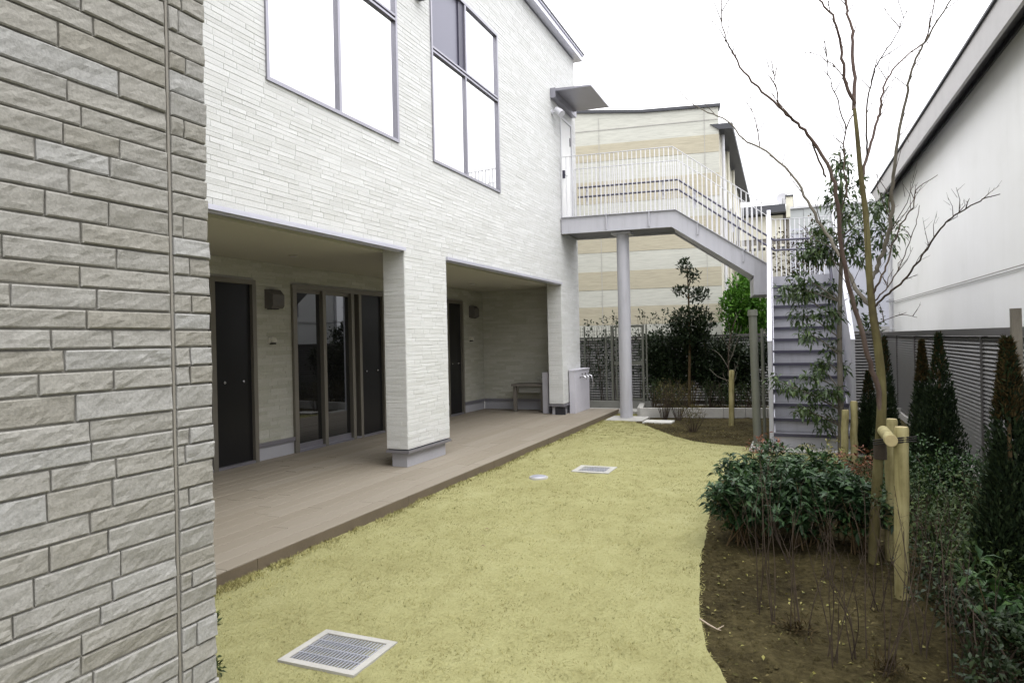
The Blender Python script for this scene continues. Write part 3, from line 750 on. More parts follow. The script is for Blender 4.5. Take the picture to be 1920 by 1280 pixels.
# ================================================================== STONE-CLAD WING beside the camera
XN, YN, NJ = -1.60, float(PX(392, 640, -1.60)[1]), None
YJ = float(PX(322, 640, XN)[1])
wing = empty('stone_clad_wall', (XN, YN-1, 0), 'rough grey-beige stone-clad wall filling the left edge, nearest the viewer', 'wall')
wl = build(MB().box(-5.9, XN, -3.0, YN-.004, -.06, 7.0), 'wall_core', 'near_joint', wing)
build(MB().box(XN+.001, XN+.005, YJ-.0036, YJ+.0036, -.02, 6.9), 'sealant_joint', 'sealant', wing)
rs = random.Random(77); stuff = MB()
def near_stone(mb, y0, y1, z0, z1, tone, fine, corner):
    g = .0025; y0 += g; y1 -= (g if not corner else -rs.uniform(-.004, .004)); z0 += g; z1 -= g
    nu, nv = (max(5, int((y1-y0)/.016)), 6) if fine else (2, 1)
    base = rs.uniform(.0075, .0115); ch = .005; V = []; F = []; sx, sy = rs.uniform(0, 90), rs.uniform(0, 90)
    tl = rs.uniform(-.0025, .0025)
    def knots(n, l):
        return [i/n for i in range(n+1)] if not fine else [0, .0035/l]+[.0035/l+(1-.007/l)*i/(n-2) for i in range(1, n-2)]+[1-.0035/l, 1]
    KU, KV = knots(nu, y1-y0), knots(nv, z1-z0)
    for j in range(nv+1):
        for i in range(nu+1):
            fu = KU[i]; fv = KV[j]; y = y0+(y1-y0)*fu; z = z0+(z1-z0)*fv; e = (i in (0, nu)) or (j in (0, nv))
            d = base + tl*(fv-.5)*2
            if fine:
                p = Vector((y*20+sx, z*34+sy, tone*9)); d += .0026*noise.noise(p) + .0022*noise.noise(p*2.7)
                rid = noise.noise(Vector((y*11+sx, z*15+sy, 3))); d += .003*max(-.3, min(.3, (rid)*4))
            if e: d = max(.003, d*.66)
            V.append((XN+d, y, z))
    n1 = nu+1
    for j in range(nv):
        for i in range(nu): F.append((j*n1+i, j*n1+i+1, (j+1)*n1+i+1, (j+1)*n1+i))
    mb.add(V, F, tone, False)
    rim = [(j, 0) for j in range(0)]; per = [i for i in range(n1)] + [k*n1+nu for k in range(1, nv+1)] + [nv*n1+i for i in range(nu-1, -1, -1)] + [k*n1 for k in range(nv-1, 0, -1)]
    Q = [V[i] for i in per]; R = [(XN-.002, q[1], q[2]) for q in Q]; n = len(Q)
    mb.add(Q+R, [(i, (i+1) % n, n+(i+1) % n, n+i) for i in range(n)], tone, False)
near_rows = rows_of(-.02, 6.9, (.048, .053, .062, .068), 5); cnt = 0
for (a, b) in near_rows:
    fine = .25 < a < 2.75
    segs = []
    x = YJ-.006-rs.uniform(.05, .28); cur = YJ-.006
    while cur > -1.2:
        l = rs.uniform(.14, .30); segs.append((cur-l, cur)); cur -= l
    x = YJ+.006
    if rs.random() < .35: c = x+rs.uniform(.025, .06); segs += [(x, c), (c, YN)]
    else: segs.append((x, YN))
    for p, q in segs:
        t = min(1, max(0, rs.gauss(.5, .24)))
        m = MB(); near_stone(m, p, q, a, b, t, fine and p > -.3, q == YN)
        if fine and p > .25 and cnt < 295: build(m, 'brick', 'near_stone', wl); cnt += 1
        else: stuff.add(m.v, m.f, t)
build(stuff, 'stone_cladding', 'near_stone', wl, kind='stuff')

# ================================================================== OUTDOOR STAIRCASE
BA = np.array([XF, 11.66]); ang = math.radians(7.0); UB = np.array([math.cos(ang), math.sin(ang)]); WB = np.array([-math.sin(ang), math.cos(ang)])
BW = .95                                       # width of the bridge
def vp(px, py, off=0.0):
    """pixel -> (s, z) on the upright plane of the bridge front (moved back by off)"""
    A = BA+WB*off; d = ray(px, py); n = np.array([WB[0], WB[1], 0.]); t = ((A @ WB)-0)/(d @ n)
    P = EYEV+d*t; return float((P[:2]-A) @ UB), float(P[2])
def B3(s, off, z): q = BA+UB*s+WB*off; return Vector((q[0], q[1], z))
ZB = 3.655; sT = vp(1266.9, 398)[0]; ZBB = ZB-.275
sL, zLt = vp(1413, 516); sR = vp(1600, 540)[0]; sE = vp(1438, 495)[0]
zL = 2.43; zLb = 2.14
stc = empty('staircase', tuple(B3(sL, .4, 0)), 'grey steel outdoor staircase with bridge from the upper door and white railings', 'staircase')
# bridge and upper-flight side plates (front and back)
zE = vp(1438, 495)[1]
poly = [(0.02, ZBB), (0.02, ZB), (sT, ZB), (sE, zE), (sE+.02, zLb), (sL, zLb), (sL, zLt), (sT-.07, ZBB)]
for off, nm in ((0, 'side_plate'), (BW-.012, 'side_plate')):
    build(MB().prism([B3(s, off, z) for s, z in poly], Vector((*(WB*.012), 0))), nm, 'stair_paint', stc)
# flanges along the upper and lower edge of the front plate
def flange(path, off, w_, h_, name='flange'):
    m = MB()
    for (s0, z0), (s1, z1) in zip(path, path[1:]): m.bar(B3(s0, off, z0), B3(s1, off, z1), w_, h_)
    build(m, name, 'stair_paint', stc)
flange([(0.02, ZB+.006), (sT, ZB+.006), (sE, zE+.006)], -.012, .05, .010)
flange([(0.02, ZBB-.006), (sT-.07, ZBB-.006), (sL, zLt-.006)], .02, .07, .010)
for px in (1137, 1217, 1308, 1393):
    if px < 1260: a, b = vp(px, 405)[0], None; z0, z1 = ZBB+.02, ZB+.03
    else: s_, zz = vp(px, 418 if px == 1308 else 468); a = s_; z0, z1 = zz-.20, zz+.03
    build(MB().bar(B3(a, -.018, z0), B3(a, -.018, z1), .022, .022, (0, 1, 0)), 'rail_bracket', 'stair_paint', stc)
build(MB().prism([B3(.0, .012, ZBB+.03), B3(sT-.02, .012, ZBB+.03), B3(sT-.02, .012, ZB-.03), B3(.0, .012, ZB-.03)], Vector((*(WB*(BW-.03)), 0))), 'bridge_deck', 'tread_dark', stc)
# upper flight treads
nU = 7
for k in range(nU):
    f0, f1 = k/nU, (k+1)/nU; s0 = sT+(sE-sT)*f0; s1 = sT+(sE-sT)*f1; z = ZB-.03-(ZB-.03-zL)*(k+1)/(nU+.6)
    build(MB().prism([B3(s0, .013, z-.03), B3(s1+.02, .013, z-.03), B3(s1+.02, .013, z), B3(s0, .013, z)], Vector((*(WB*(BW-.03)), 0))), 'tread', 'stair_paint', stc)
    build(MB().prism([B3(s0-.004, .014, z), B3(s0+.004, .014, z), B3(s0+.004, .014, z+.17), B3(s0-.004, .014, z+.17)], Vector((*(WB*(BW-.032)), 0))), 'riser', 'stair_paint', stc)
sU = (sL, zLt)
build(MB().prism([B3(sT-.05, .013, ZBB+.028), B3(sL, .013, zLt-.0), B3(sL, .013, zLt+.03), B3(sT-.05, .013, ZBB+.055)], Vector((*(WB*(BW-.03)), 0))), 'flight_soffit', 'stair_paint', stc)
# landing
build(MB().prism([B3(sL, .012, zLb), B3(sR, .012, zLb), B3(sR, .012, zL), B3(sL, .012, zL)], Vector((*(WB*(BW-.02)), 0))), 'landing', 'stair_paint', stc)
# railings of bridge + upper flight
RH = 1.10; ZBAL = ZB+.01
rail_top = [(0.03, ZB+RH), (sT-.03, ZB+RH), (sE-.02, zE+RH-.10)]
balm = MB(); balm.box(-.008, .008, -.008, .008, 0, 1); balme = balm.mesh('baluster', (0, 0, 0), 'rail_white')
def zrail(s, path):
    for (s0, z0), (s1, z1) in zip(path, path[1:]):
        if s <= s1: return z0+(z1-z0)*(s-s0)/(s1-s0)
    return path[-1][1]
bot = [(0.03, ZB), (sT, ZB), (sE, zE)]
def railing(off, s_end, top, bottom, name):
    m = MB()
    for (s0, z0), (s1, z1) in zip(top, top[1:]): m.bar(B3(s0, off, z0), B3(s1, off, z1), .032, .009)
    r = build(m, name, 'rail_white', stc)
    m = MB()
    s = .05; k = 0
    while s < s_end:
        z0 = zrail(s, bottom)+.004; z1 = zrail(s, top)-.006
        place('baluster', balme, B3(s, off, z0), r, (0, 0, ang), (1.0, 1.0, z1-z0)); s += .0785
    return r
fr = railing(-.012, sE-.03, rail_top, bot, 'front_railing')
zBk = 3.02+.48
back_top = [(0.03, ZB+RH), (sT+.02, ZB+RH), (sL+.42, zL+1.10), (sR-.02, zL+1.10)]
back_bot = [(0.03, ZB), (sT+.02, ZB), (sL+.2, zL+.01), (sR, zL+.01)]
br = railing(BW-.006, sR-.05, back_top, back_bot, 'back_railing')
for dz in (.62, .44):
    m = MB(); pts = [B3(s, BW-.075, z-RH+dz+.1) for s, z in [(0.18, back_top[0][1]), *back_top[1:3], (sR-.1, back_top[3][1])]]
    m.tube(pts, .019, 8); build(m, 'handrail', 'handrail_dark', stc)
for s in (.35, 1.05, 1.78, 2.35, 3.0):
    z = zrail(s, back_top)-RH+.1; m = MB(); m.bar(B3(s, BW-.02, z+.30), B3(s, BW-.02, z+.64), .045, .012, (0, 1, 0))
    for dz in (.62, .44): m.tube([B3(s, BW-.02, z+dz-.06), B3(s, BW-.075, z+dz-.05), B3(s, BW-.075, z+dz)], .008, 6)
    build(m, 'handrail_bracket', 'rail_white', stc)
# support column
pc_ = (G(1163, 785)+G(1187, 785))/2; pcx, pcy = float(pc_[0]), float(pc_[1])
m = MB(); m.lathe([(.112, 0), (.112, ZBB-.03)], (pcx, pcy, .0), 28); build(m, 'support_column', 'stair_paint', stc)
m = MB(); m.box(pcx-.17, pcx+.17, pcy-.17, pcy+.17, ZBB-.05, ZBB-.015); build(m, 'head_plate', 'stair_paint', stc)
# lower flight towards the viewer
Y1, Y2 = 9.27, 12.02; dF = (-.075)/2.85
xl0, xr0 = float(PY(1447, 640, Y1)[0]), float(PY(1595, 640, Y1)[0])
def L3(x, y, z): return Vector((x+dF*(y-Y1), y, z))
nR = 14; rise = (zL-.03)/nR; run = (Y2-Y1)/(nR-1)
for k in range(nR):
    z0 = .03+rise*k; y0 = Y1+.02+run*k; z1 = z0+rise
    build(MB().prism([L3(xl0, y0, z0+.0), L3(xr0, y0, z0+.0), L3(xr0, y0, z1-.005), L3(xl0, y0, z1-.005)], (0, .006, 0)), 'riser', 'stair_paint', stc)
    if k < nR-1:
        t = build(MB().prism([L3(xl0, y0-.028, z1-.032), L3(xr0, y0-.028, z1-.032), L3(xr0, y0-.028, z1), L3(xl0, y0-.028, z1)], (0, run+.02, 0)), 'tread', 'tread_dark', stc)
        build(MB().prism([L3(xl0, y0-.034, z1-.036), L3(xr0, y0-.034, z1-.036), L3(xr0, y0-.034, z1+.003), L3(xl0, y0-.034, z1+.003)], (0, .005, 0)), 'nosing', 'handrail_dark', t)
zc0, zc1 = 1.375, 3.52
for (xa, xb) in ((xl0-.05, xl0), (xr0, xr0+.045)):
    pol = [(Y1-.02, .03), (Y1-.02, zc0), (Y2+.02, zc1), (Y2+.02, zLb), (Y1+.45, .03)]
    build(MB().prism([L3(xa, y, z) for y, z in pol], (xb-xa, 0, 0)), 'parapet_panel', 'stair_paint', stc)
    build(MB().prism([L3(xa-.003, Y1-.026, zc0-.004), L3(xa-.003, Y1-.026, zc0+.010), L3(xa-.003, Y2+.02, zc1+.014), L3(xa-.003, Y2+.02, zc1)], (xb-xa+.006, 0, 0)), 'parapet_cap', 'stair_cap', stc)
for xa in (xl0+.004, xr0-.020):
    build(MB().prism([L3(xa, Y1+.05, .03), L3(xa, Y1+.0, .10), L3(xa, Y2-.02, zL+.08), L3(xa, Y2+.0, zL-.08)], (.016, 0, 0)), 'inner_stringer', 'stair_cap', stc)
for dz in (.52, .68):
    m = MB(); pts = [L3(xr0-.02, Y1+.15, .03+dz+.02), L3(xr0-.065, Y1+.17, .03+dz+.03), L3(xr0-.065, Y2, zL+dz)]
    m.tube(pts, .017, 8); build(m, 'handrail', 'handrail_dark', stc)

# pads, kerbs, paving
box('stair_footing', 'concrete', (-.60, .72, 8.93, 9.75, -.05, .028), label='pale concrete slab under the foot of the stairs', cat='slab')
box('column_footing', 'concrete', (-3.19, -2.52, 11.66, 12.36, -.05, .026), label='pale concrete slab under the round support column', cat='slab')
a_ = G(1235, 794); box('paving_slab', 'paving_white', (a_[0]-.24, a_[0]+.24, a_[1]-.17, a_[1]+.17, -.02, .045), label='white square paving slab set in far soil bed', cat='slab')
kb = empty('planter_kerb', (-1.6, 12.6, 0), 'pale concrete block kerb in front of the hedge', 'kerb')
kd = np.array([2.02, .34]); kd /= np.linalg.norm(kd); k0 = np.array([-2.72, 12.41])
for i in range(12):
    a = k0+kd*(i*.37); b = k0+kd*(i*.37+.362)
    build(MB().bar((*a, .085), (*b, .085), .10, .17), 'block', 'concrete', kb)
for i in range(3):
    wv = np.array([-kd[1], kd[0]]); a = k0+wv*(.05+.37*i)+kd*.0; b = a+wv*.362
    build(MB().bar((*a, .085), (*b, .085), .10, .17), 'block', 'concrete', kb)
v = empty('bollard_post', tuple(G(1418, 834)), 'grey-green upright post left of the stairs', 'post')
p = G(1418, 834); m = MB(); m.tube([(p[0]+.02, p[1], -.05), (p[0]-.01, p[1], 1.72)], .052, 14); build(m, 'post', 'post_grey_green', v)
m = MB(); m.tube([(p[0]-.01, p[1], 1.72), (p[0]-.012, p[1], 1.80)], [.066, .060], 14); build(m, 'cap', 'post_grey_green', v)
m = MB(); m.tube([(p[0]+.10, p[1]+.25, -.05), (p[0]+.09, p[1]+.25, 1.55)], .02, 8); build(m, 'side_rod', 'post_grey_green', v)

# drains
def drain(nm, x0, x1, y0, y1, nb, label, fr_=.055):
    v = empty(nm, ((x0+x1)/2, (y0+y1)/2, 0), label, 'drain', 'drain grates in the lawn'); z = .019
    for d in ((x0, x1, y0, y0+fr_), (x0, x1, y1-fr_, y1), (x0, x0+fr_, y0+fr_, y1-fr_), (x1-fr_, x1, y0+fr_, y1-fr_)):
        build(MB().box(*d, -.06, z), 'rim', 'concrete', v)
    build(MB().box(x0+fr_, x1-fr_, y0+fr_, y1-fr_, -.058, -.05), 'pit', 'black_void', v)
    a0, a1, b0, b1 = x0+fr_, x1-fr_, y0+fr_, y1-fr_; st = (a1-a0)/nb
    me = MB().box(-st*.19, st*.19, b0-(b0+b1)/2+.006, b1-(b0+b1)/2-.006, -.005, 0).mesh('bar', (0, 0, 0), 'grate_steel')
    for i in range(nb): place('bar', me, (a0+st*(i+.5), (b0+b1)/2, z-.003), v)
    for i in range(1, 4): build(MB().box(a0, a1, b0+(b1-b0)*i/4-.004, b0+(b1-b0)*i/4+.004, z-.02, z-.001), 'cross_bar', 'grate_steel', v)
drain('drain_grate', -2.226, -1.806, 2.425, 2.775, 19, 'square steel drain grate with pale rim in foreground lawn', .036)
drain('drain_grate', -2.32, -1.90, 7.06, 7.44, 16, 'square steel drain grate further back in the lawn', .06)
v = empty('inspection_lid', (LID[0], LID[1], 0), 'small round grey lid in the lawn before the far grate', 'lid')
m = MB(); m.lathe([(.100, -.04), (.100, .026), (.094, .030)], (LID[0], LID[1], 0), 26); build(m, 'rim', 'concrete', v)
m = MB(); m.lathe([(.082, .0), (.082, .033), (.078, .035)], (LID[0], LID[1], 0), 26); build(m, 'cover', 'grate_steel', v)

# ================================================================== FENCES
XFE = 1.60
fen = empty('louvre_fence', (XFE, 11, 0), 'dark bronze louvre fence along the white house on the right', 'fence')
build(MB().box(XFE-.06, XFE+.10, 1.5, 22.5, -.06, .115), 'kerb', 'concrete', fen)
zt = 1.475
y = 3.6; posts = []
while y < 22.4: posts.append(y); y += 2.0
sl = MB(); sl.add([(-.012, 0, -.024), (.016, 0, .018), (.016, 0, .024), (-.018, 0, -.018)], []) 
slm = MB(); prof = [(-.018, -.014), (-.013, -.017), (.013, .012), (.013, .018), (.008, .018)]
V = [(x, yy, z) for yy in (0, 1.955) for x, z in prof]; n5 = len(prof)
slm.add(V, [tuple(range(n5)), tuple(range(2*n5-1, n5-1, -1))]+[(i, (i+1) % n5, n5+(i+1) % n5, n5+i) for i in range(n5)])
slme = slm.mesh('slat', (0, 0, 0), 'fence_slat')
for y in posts: build(MB().box(XFE-.025, XFE+.035, y-.022, y+.022, .115, zt-.075), 'post', 'fence_bronze', fen)
for y in posts[:-1]:
    build(MB().box(XFE-.045, XFE+.05, y-.021, y+1.977, zt-.072, zt), 'cap_rail', 'fence_bronze', fen)
    build(MB().box(XFE-.03, XFE+.03, y+.024, y+1.976, .135, .165), 'bottom_rail', 'fence_bronze', fen)
    for k in range(32): place('slat', slme, (XFE, y+.0225, .187+k*.0385), fen)
build(MB().box(XFE+.06, XFE+.075, 3.6, 21.6, .12, zt-.1), 'backing_panel', 'fence_bronze', fen)
# louvre fence at the back of the garden
bf = empty('louvre_fence', (-1, 15.0, 0), 'grey louvre fence behind the hedge at the far end', 'fence')
YBF = 15.0; xb0, xb1 = -5.2, 1.5; zbt = 1.50
for x in np.arange(xb0, xb1+.1, 1.675): build(MB().box(x-.025, x+.025, YBF-.03, YBF+.03, -.05, zbt-.05), 'post', 'fence_bronze', bf)
build(MB().box(xb0, xb1, YBF-.04, YBF+.04, zbt-.048, zbt), 'cap_rail', 'fence_bronze', bf)
bsl = MB(); bsl.add([(0, -.02, -.018), (1.62, -.02, -.018), (1.62, .016, .020), (0, .016, .020), (0, -.016, -.024), (1.62, -.016, -.024), (1.62, .02, .014), (0, .02, .014)], [(0, 1, 2, 3), (7, 6, 5, 4), (0, 4, 5, 1), (3, 2, 6, 7), (0, 3, 7, 4), (1, 5, 6, 2)])
bslm = bsl.mesh('slat', (0, 0, 0), 'fence_slat')
for x in np.arange(xb0, xb1-.2, 1.675):
    for k in range(23): place('slat', bslm, (x+.0275, YBF, .12+k*.058), bf)
build(MB().box(xb0, xb1, YBF+.045, YBF+.06, .0, zbt-.06), 'backing_panel', 'fence_bronze', bf)
# mesh fence and gate beyond the terrace
mf = empty('mesh_fence', (-3.4, 13.45, 0), 'green-grey welded mesh fence with gate beside the building corner', 'fence')
YM = 13.45
build(MB().box(-5.3, -2.70, YM-.06, YM+.06, -.05, .20), 'footing', 'concrete_dark', mf)
build(MB().box(-3.95, -2.60, YM-.65, YM-.06, -.05, .06), 'step', 'concrete', mf)
def mx(px): return float(PY(px, 680, YM)[0])
for px in (1097, 1137, 1148, 1156, 1206, 1213): 
    wd = .04 if px in (1148, 1206) else .024
    build(MB().box(mx(px)-wd/2, mx(px)+wd/2, YM-.02, YM+.02, .2, 1.72 if px != 1137 else 1.66), 'post', 'post_grey_green', mf)
build(MB().box(mx(1156), mx(1206), YM-.018, YM+.018, 1.68, 1.72), 'gate_top_rail', 'post_grey_green', mf)
build(MB().box(mx(1152), mx(1204), YM-.022, YM+.022, .93, 1.00), 'gate_mid_rail', 'post_grey_green', mf)
build(MB().box(mx(1156), mx(1206), YM-.018, YM+.018, .22, .26), 'gate_bottom_rail', 'post_grey_green', mf)
m = MB()
for x in np.arange(-5.2, mx(1213), .05): m.box(x-.0022, x+.0022, YM+.004, YM+.0085, .2, 1.70)
build(m, 'vertical_wires', 'mesh_green', mf, kind='stuff')
m = MB()
for z in np.arange(.24, 1.70, .125): m.box(-5.2, mx(1213), YM-.002, YM+.003, z-.0025, z+.0025)
build(m, 'horizontal_wires', 'mesh_green', mf, kind='stuff')

# ================================================================== NEIGHBOURING BUILDINGS
# white house on the right (long wall, eave, gutter end, pipe, cables)
hd = ray(1462, 628); hd = np.array([hd[0], hd[1]])/math.hypot(hd[0], hd[1]); hn = np.array([-hd[1], hd[0]])   # hn points left (-X)
hc = PX(1674, 560, 2.06); HC = np.array([hc[0], hc[1]])                  # far corner of its wall
def H3(s, n, z): q = HC-hd*s+hn*n; return Vector((q[0], q[1], z))          # s towards the viewer, n out from the wall
hs_ = empty('white_house', tuple(H3(5, -2, 0)), 'white rendered house with deep grey eave behind the right fence', 'house')
ov = .30
d0 = ray(1634, 364); nn = np.array([hn[0], hn[1], 0]); A = np.array([*(HC+hn*ov), 0]); tt = ((A-EYEV) @ nn)/(d0 @ nn); EP = EYEV+d0*tt
zev = float(EP[2]); sev = -float((EP[:2]-HC) @ hd)                        # eave end
build(MB().prism([H3(0, 0, -.06), H3(0, -7, -.06), H3(0, -7, zev-.06), H3(0, 0, zev-.06)], Vector((*(-hd*18), 0))), 'wall', 'stucco_white', hs_)
build(MB().prism([H3(sev, ov, zev), H3(18, ov, zev), H3(18, ov, zev-.36), H3(sev+.9, ov, zev-.36)], Vector((*(-hn*.04), 0))), 'fascia', 'eave_grey', hs_)
build(MB().prism([H3(sev+.1, ov-.041, zev-.33), H3(sev+.1, -.05, zev-.08), H3(sev+.1, -.05, zev-.05), H3(sev+.1, ov-.041, zev-.30)], Vector((*(-hd*(18-sev)), 0))), 'eave_soffit', 'gutter_dark', hs_)
rf = build(MB().prism([H3(sev-.02, ov+.03, zev+.004), H3(sev-.02, -7, zev+2.25), H3(sev-.02, -7, zev+2.31), H3(sev-.02, ov+.03, zev+.035)], Vector((*(-hd*(18-sev)), 0))), 'roof', 'roof_dark', hs_)
build(MB().prism([H3(.02, .004, zev-.21), H3(.02, .03, zev-.21), H3(.02, .03, zev-.14), H3(.02, .004, zev-.14)], Vector((*(-hd*17.8), 0))), 'wall_head_trim', 'gutter_dark', hs_)
m = MB(); m.tube(smooth_path([H3(sev+.05, ov-.08, zev-.02), H3(sev+.08, ov-.10, zev-.12), H3(sev+.12, .16, zev-.20), H3(.10, .08, zev-.24), H3(.10, .06, zev-.38)]), .045, 10); build(m, 'gutter_elbow', 'gutter_dark', hs_)
m = MB(); m.tube([H3(.10, .06, zev-.38), H3(.10, .06, .2)], .040, 10); build(m, 'downpipe', 'pipe_white', hs_)
for z in (zev-1.3, 2.25, 1.55): m = MB(); m.box(*sum(([float(c)-.05, float(c)+.05] for c in H3(.10, .05, z)[:2]), []), z-.012, z+.012); build(m, 'pipe_clip', 'pipe_white', hs_)
q = MB()
def on_house(px, py, n_):
    d = ray(px, py); A = np.array([*(HC+hn*n_), 0]); t = ((A-EYEV) @ nn)/(d @ nn); P = EYEV+d*t; return Vector(P)
m = MB(); m.tube([on_house(1676, 565, .03), on_house(1800, 530, .02), on_house(1925, 494, .03), on_house(1990, 474, .03)], .006, 6); build(m, 'cable', 'frame_brown', hs_)
m = MB(); m.tube([on_house(1662, 565, .09), on_house(1676, 565, .09)], .012, 6); build(m, 'cable_bracket', 'gutter_dark', hs_)
m = MB(); m.tube([on_house(1676, 568, .02), on_house(1800, 534.5, .02), on_house(1925, 500, .02), on_house(1990, 481, .02)], .004, 6); build(m, 'cable', 'frame_brown', hs_)

# banded building behind the garden
YFB = 17.2
fc = PY(1352, 450, YFB); FC = np.array([fc[0], fc[1]]); fa = math.radians(9.0); FU = np.array([-math.cos(fa), -math.sin(fa)]); FWN = np.array([math.sin(fa), -math.cos(fa)])
def FB(px, py):
    d = ray(px, py); n3 = np.array([FWN[0], FWN[1], 0]); A = np.array([*FC, 0]); t = ((A-EYEV) @ n3)/(d @ n3); P = EYEV+d*t
    return float((P[:2]-FC) @ FU), float(P[2])
def F3(s, n, z): q = FC+FU*s+FWN*n; return Vector((q[0], q[1], z))
fb = empty('banded_building', tuple(F3(4, -3, 0)), 'cream and tan banded building behind the outdoor staircase', 'building')
edges = [FB(1335, y)[1] for y in (252, 285, 324, 367, 403, 463, 500, 536, 569, 604, 640)]   # band borders, top to bottom
ztop = FB(1350, 200)[1]; zvee = FB(1205, 212)[1]; sV = FB(1205, 212)[0]
WL = 9.0
# top pale band with the shallow valley in its upper edge
zb = edges[0]; ztl = FB(1145, 206)[1]
P2 = [F3(0, 0, zb), F3(WL, 0, zb), F3(WL, 0, ztl+.5), F3(sV, 0, zvee), F3(0, 0, ztop)]
build(MB().prism(P2, Vector((*(-FWN*.2), 0))), 'siding_band', 'band_pale', fb)
P3 = [F3(-.05, .05, ztop), F3(sV, .05, zvee), F3(WL, .05, ztl+.5), F3(WL, .05, ztl+.58), F3(sV, .05, zvee+.07), F3(-.05, .05, ztop+.07)]
build(MB().prism(P3, Vector((*(-FWN*.4), 0))), 'parapet_cap', 'roof_dark', fb)
lev = edges+[-.06]
for i in range(len(lev)-1):
    a, b = lev[i+1], lev[i]; mt = 'band_tan' if i % 2 == 0 else 'band_pale'; pr = .0 if mt == 'band_pale' else .006
    build(MB().prism([F3(0, pr, a), F3(WL, pr, a), F3(WL, pr, b-.002), F3(0, pr, b-.002)], Vector((*(-FWN*.2), 0))), 'siding_band', mt, fb)
for px in (1126, 1324):
    s = FB(px, 400)[0]; build(MB().prism([F3(s-.007, .007, 0), F3(s+.007, .007, 0), F3(s+.007, .007, zvee-.02), F3(s-.007, .007, zvee-.02)], Vector((*(FWN*.004), 0))), 'joint', 'concrete', fb)
zj = FB(1230, 235)[1]; build(MB().prism([F3(.02, .007, zj), F3(WL, .007, zj), F3(WL, .007, zj+.02), F3(.02, .007, zj+.02)], Vector((*(FWN*.004), 0))), 'joint', 'concrete', fb)
# receding right side with eave, windows, balcony
rd = ray(1465, 628); rd = np.array([rd[0], rd[1]])/math.hypot(rd[0], rd[1])
def S3(s, n, z): q = FC+rd*s+np.array([rd[1], -rd[0]])*n; return Vector((q[0], q[1], z))
SL = 9.5; zse = FB(1350, 243)[1]
build(MB().prism([S3(.02, 0, -.06), S3(SL, 0, -.06), S3(SL, 0, zse), S3(.02, 0, zse)], Vector((*(np.array([-rd[1], rd[0]])*6), 0))), 'side_wall', 'wall_cream', fb)
build(MB().prism([S3(-.05, 0, zse), S3(-.05, .33, zse-.02), S3(-.05, .33, zse+.12), S3(-.05, -.2, zse+.14)], Vector((*(rd*(SL+.3)), 0))), 'eave', 'roof_dark', fb)
for s0, s1, z0, z1 in ((.7, 1.5, 4.1, 5.4), (2.4, 3.4, 3.9, 5.4), (4.6, 5.6, 3.9, 5.4), (6.8, 7.8, 3.9, 5.4), (.9, 1.7, .9, 2.5), (2.6, 3.6, .6, 2.5), (4.8, 5.8, .6, 2.5)):
    wv_ = build(MB().prism([S3(s0, 0, z0), S3(s1, 0, z0), S3(s1, 0, z1), S3(s0, 0, z1)], Vector((*(np.array([rd[1], -rd[0]])*.05), 0))), 'window', 'frame_brown', fb)
    build(MB().prism([S3(s0+.05, .052, z0+.05), S3(s1-.05, .052, z0+.05), S3(s1-.05, .052, z1-.05), S3(s0+.05, .052, z1-.05)], Vector((*(np.array([rd[1], -rd[0]])*.006), 0))), 'pane', 'glass_dark', wv_)
for s in (.35, 2.0, 4.2): m = MB(); m.tube([S3(s, .07, 0), S3(s, .07, zse-.05)], .04, 8); build(m, 'downpipe', 'wall_cream' if s > .5 else 'pipe_white', fb)
for s, z in ((3.0, 2.9), (5.6, 2.9)):
    build(MB().prism([S3(s, .05, z), S3(s+1.8, .05, z), S3(s+1.8, .62, z), S3(s, .62, z)], (0, 0, .12)), 'balcony_slab', 'wall_brownish', fb)
    build(MB().prism([S3(s, .58, z+.12), S3(s+1.8, .58, z+.12), S3(s+1.8, .62, z+.12), S3(s, .62, z+.12)], (0, 0, .85)), 'balcony_front', 'wall_brownish', fb)

# dark-roofed house far behind, with dish
YD = 29.0
def D(px, py, dy=0): q = PY(px, py, YD+dy); return Vector(q)
dh = empty('dark_roofed_house', tuple(D(1440, 640)), 'low cream house with flat dark roof far behind the staircase', 'house')
a, b = D(1375, 400), D(1478, 388); zr = float(D(1440, 389).z)
build(MB().box(a.x, b.x, YD, YD+7, -.06, zr-.35), 'wall', 'wall_brownish', dh)
build(MB().box(a.x-.3, b.x-.1, YD-.5, YD+7.2, zr-.30, zr), 'roof', 'roof_dark', dh)
build(MB().box(a.x, b.x-.2, YD-.05, YD-.005, zr-1.25, zr-.35), 'wall_band', 'wall_cream', dh)
build(MB().box(b.x-.08, b.x+.18, YD-.3, YD+2, zr-.5, zr+.30), 'chimney_block', 'wall_cream', dh)
build(MB().box(b.x-.1, b.x+.2, YD-.35, YD+2.05, zr+.302, zr+.36), 'chimney_cap', 'roof_dark', dh)
for i in range(7):
    x0 = a.x+.3+i*.36; wv_ = build(MB().box(x0, x0+.22, YD-.06, YD-.001, zr-3.6, zr-1.5), 'window', 'wall_cream', dh)
    build(MB().box(x0+.04, x0+.18, YD-.07, YD-.061, zr-3.5, zr-1.6), 'pane', 'glass_dark', wv_)
build(MB().box(a.x-1.2, b.x+2.5, YD-3.0, YD-2.85, -.06, float(D(1430, 470, -3).z)), 'garden_wall', 'wall_cream', dh)
dsh = empty('satellite_dish', tuple(D(1467, 388)), 'white satellite dish on the dark roof in the distance', 'dish')
c = D(1467, 372); Rd = .24; V = []; F = []
for j in range(5):
    for k in range(16):
        rr = Rd*j/4; aa = k*math.pi/8; V.append((c.x+rr*math.cos(aa), YD+.15+(rr*rr)*-.5, c.z+rr*math.sin(aa)))
for j in range(4):
    for k in range(16): F.append((j*16+k, j*16+(k+1) % 16, (j+1)*16+(k+1) % 16, (j+1)*16+k))
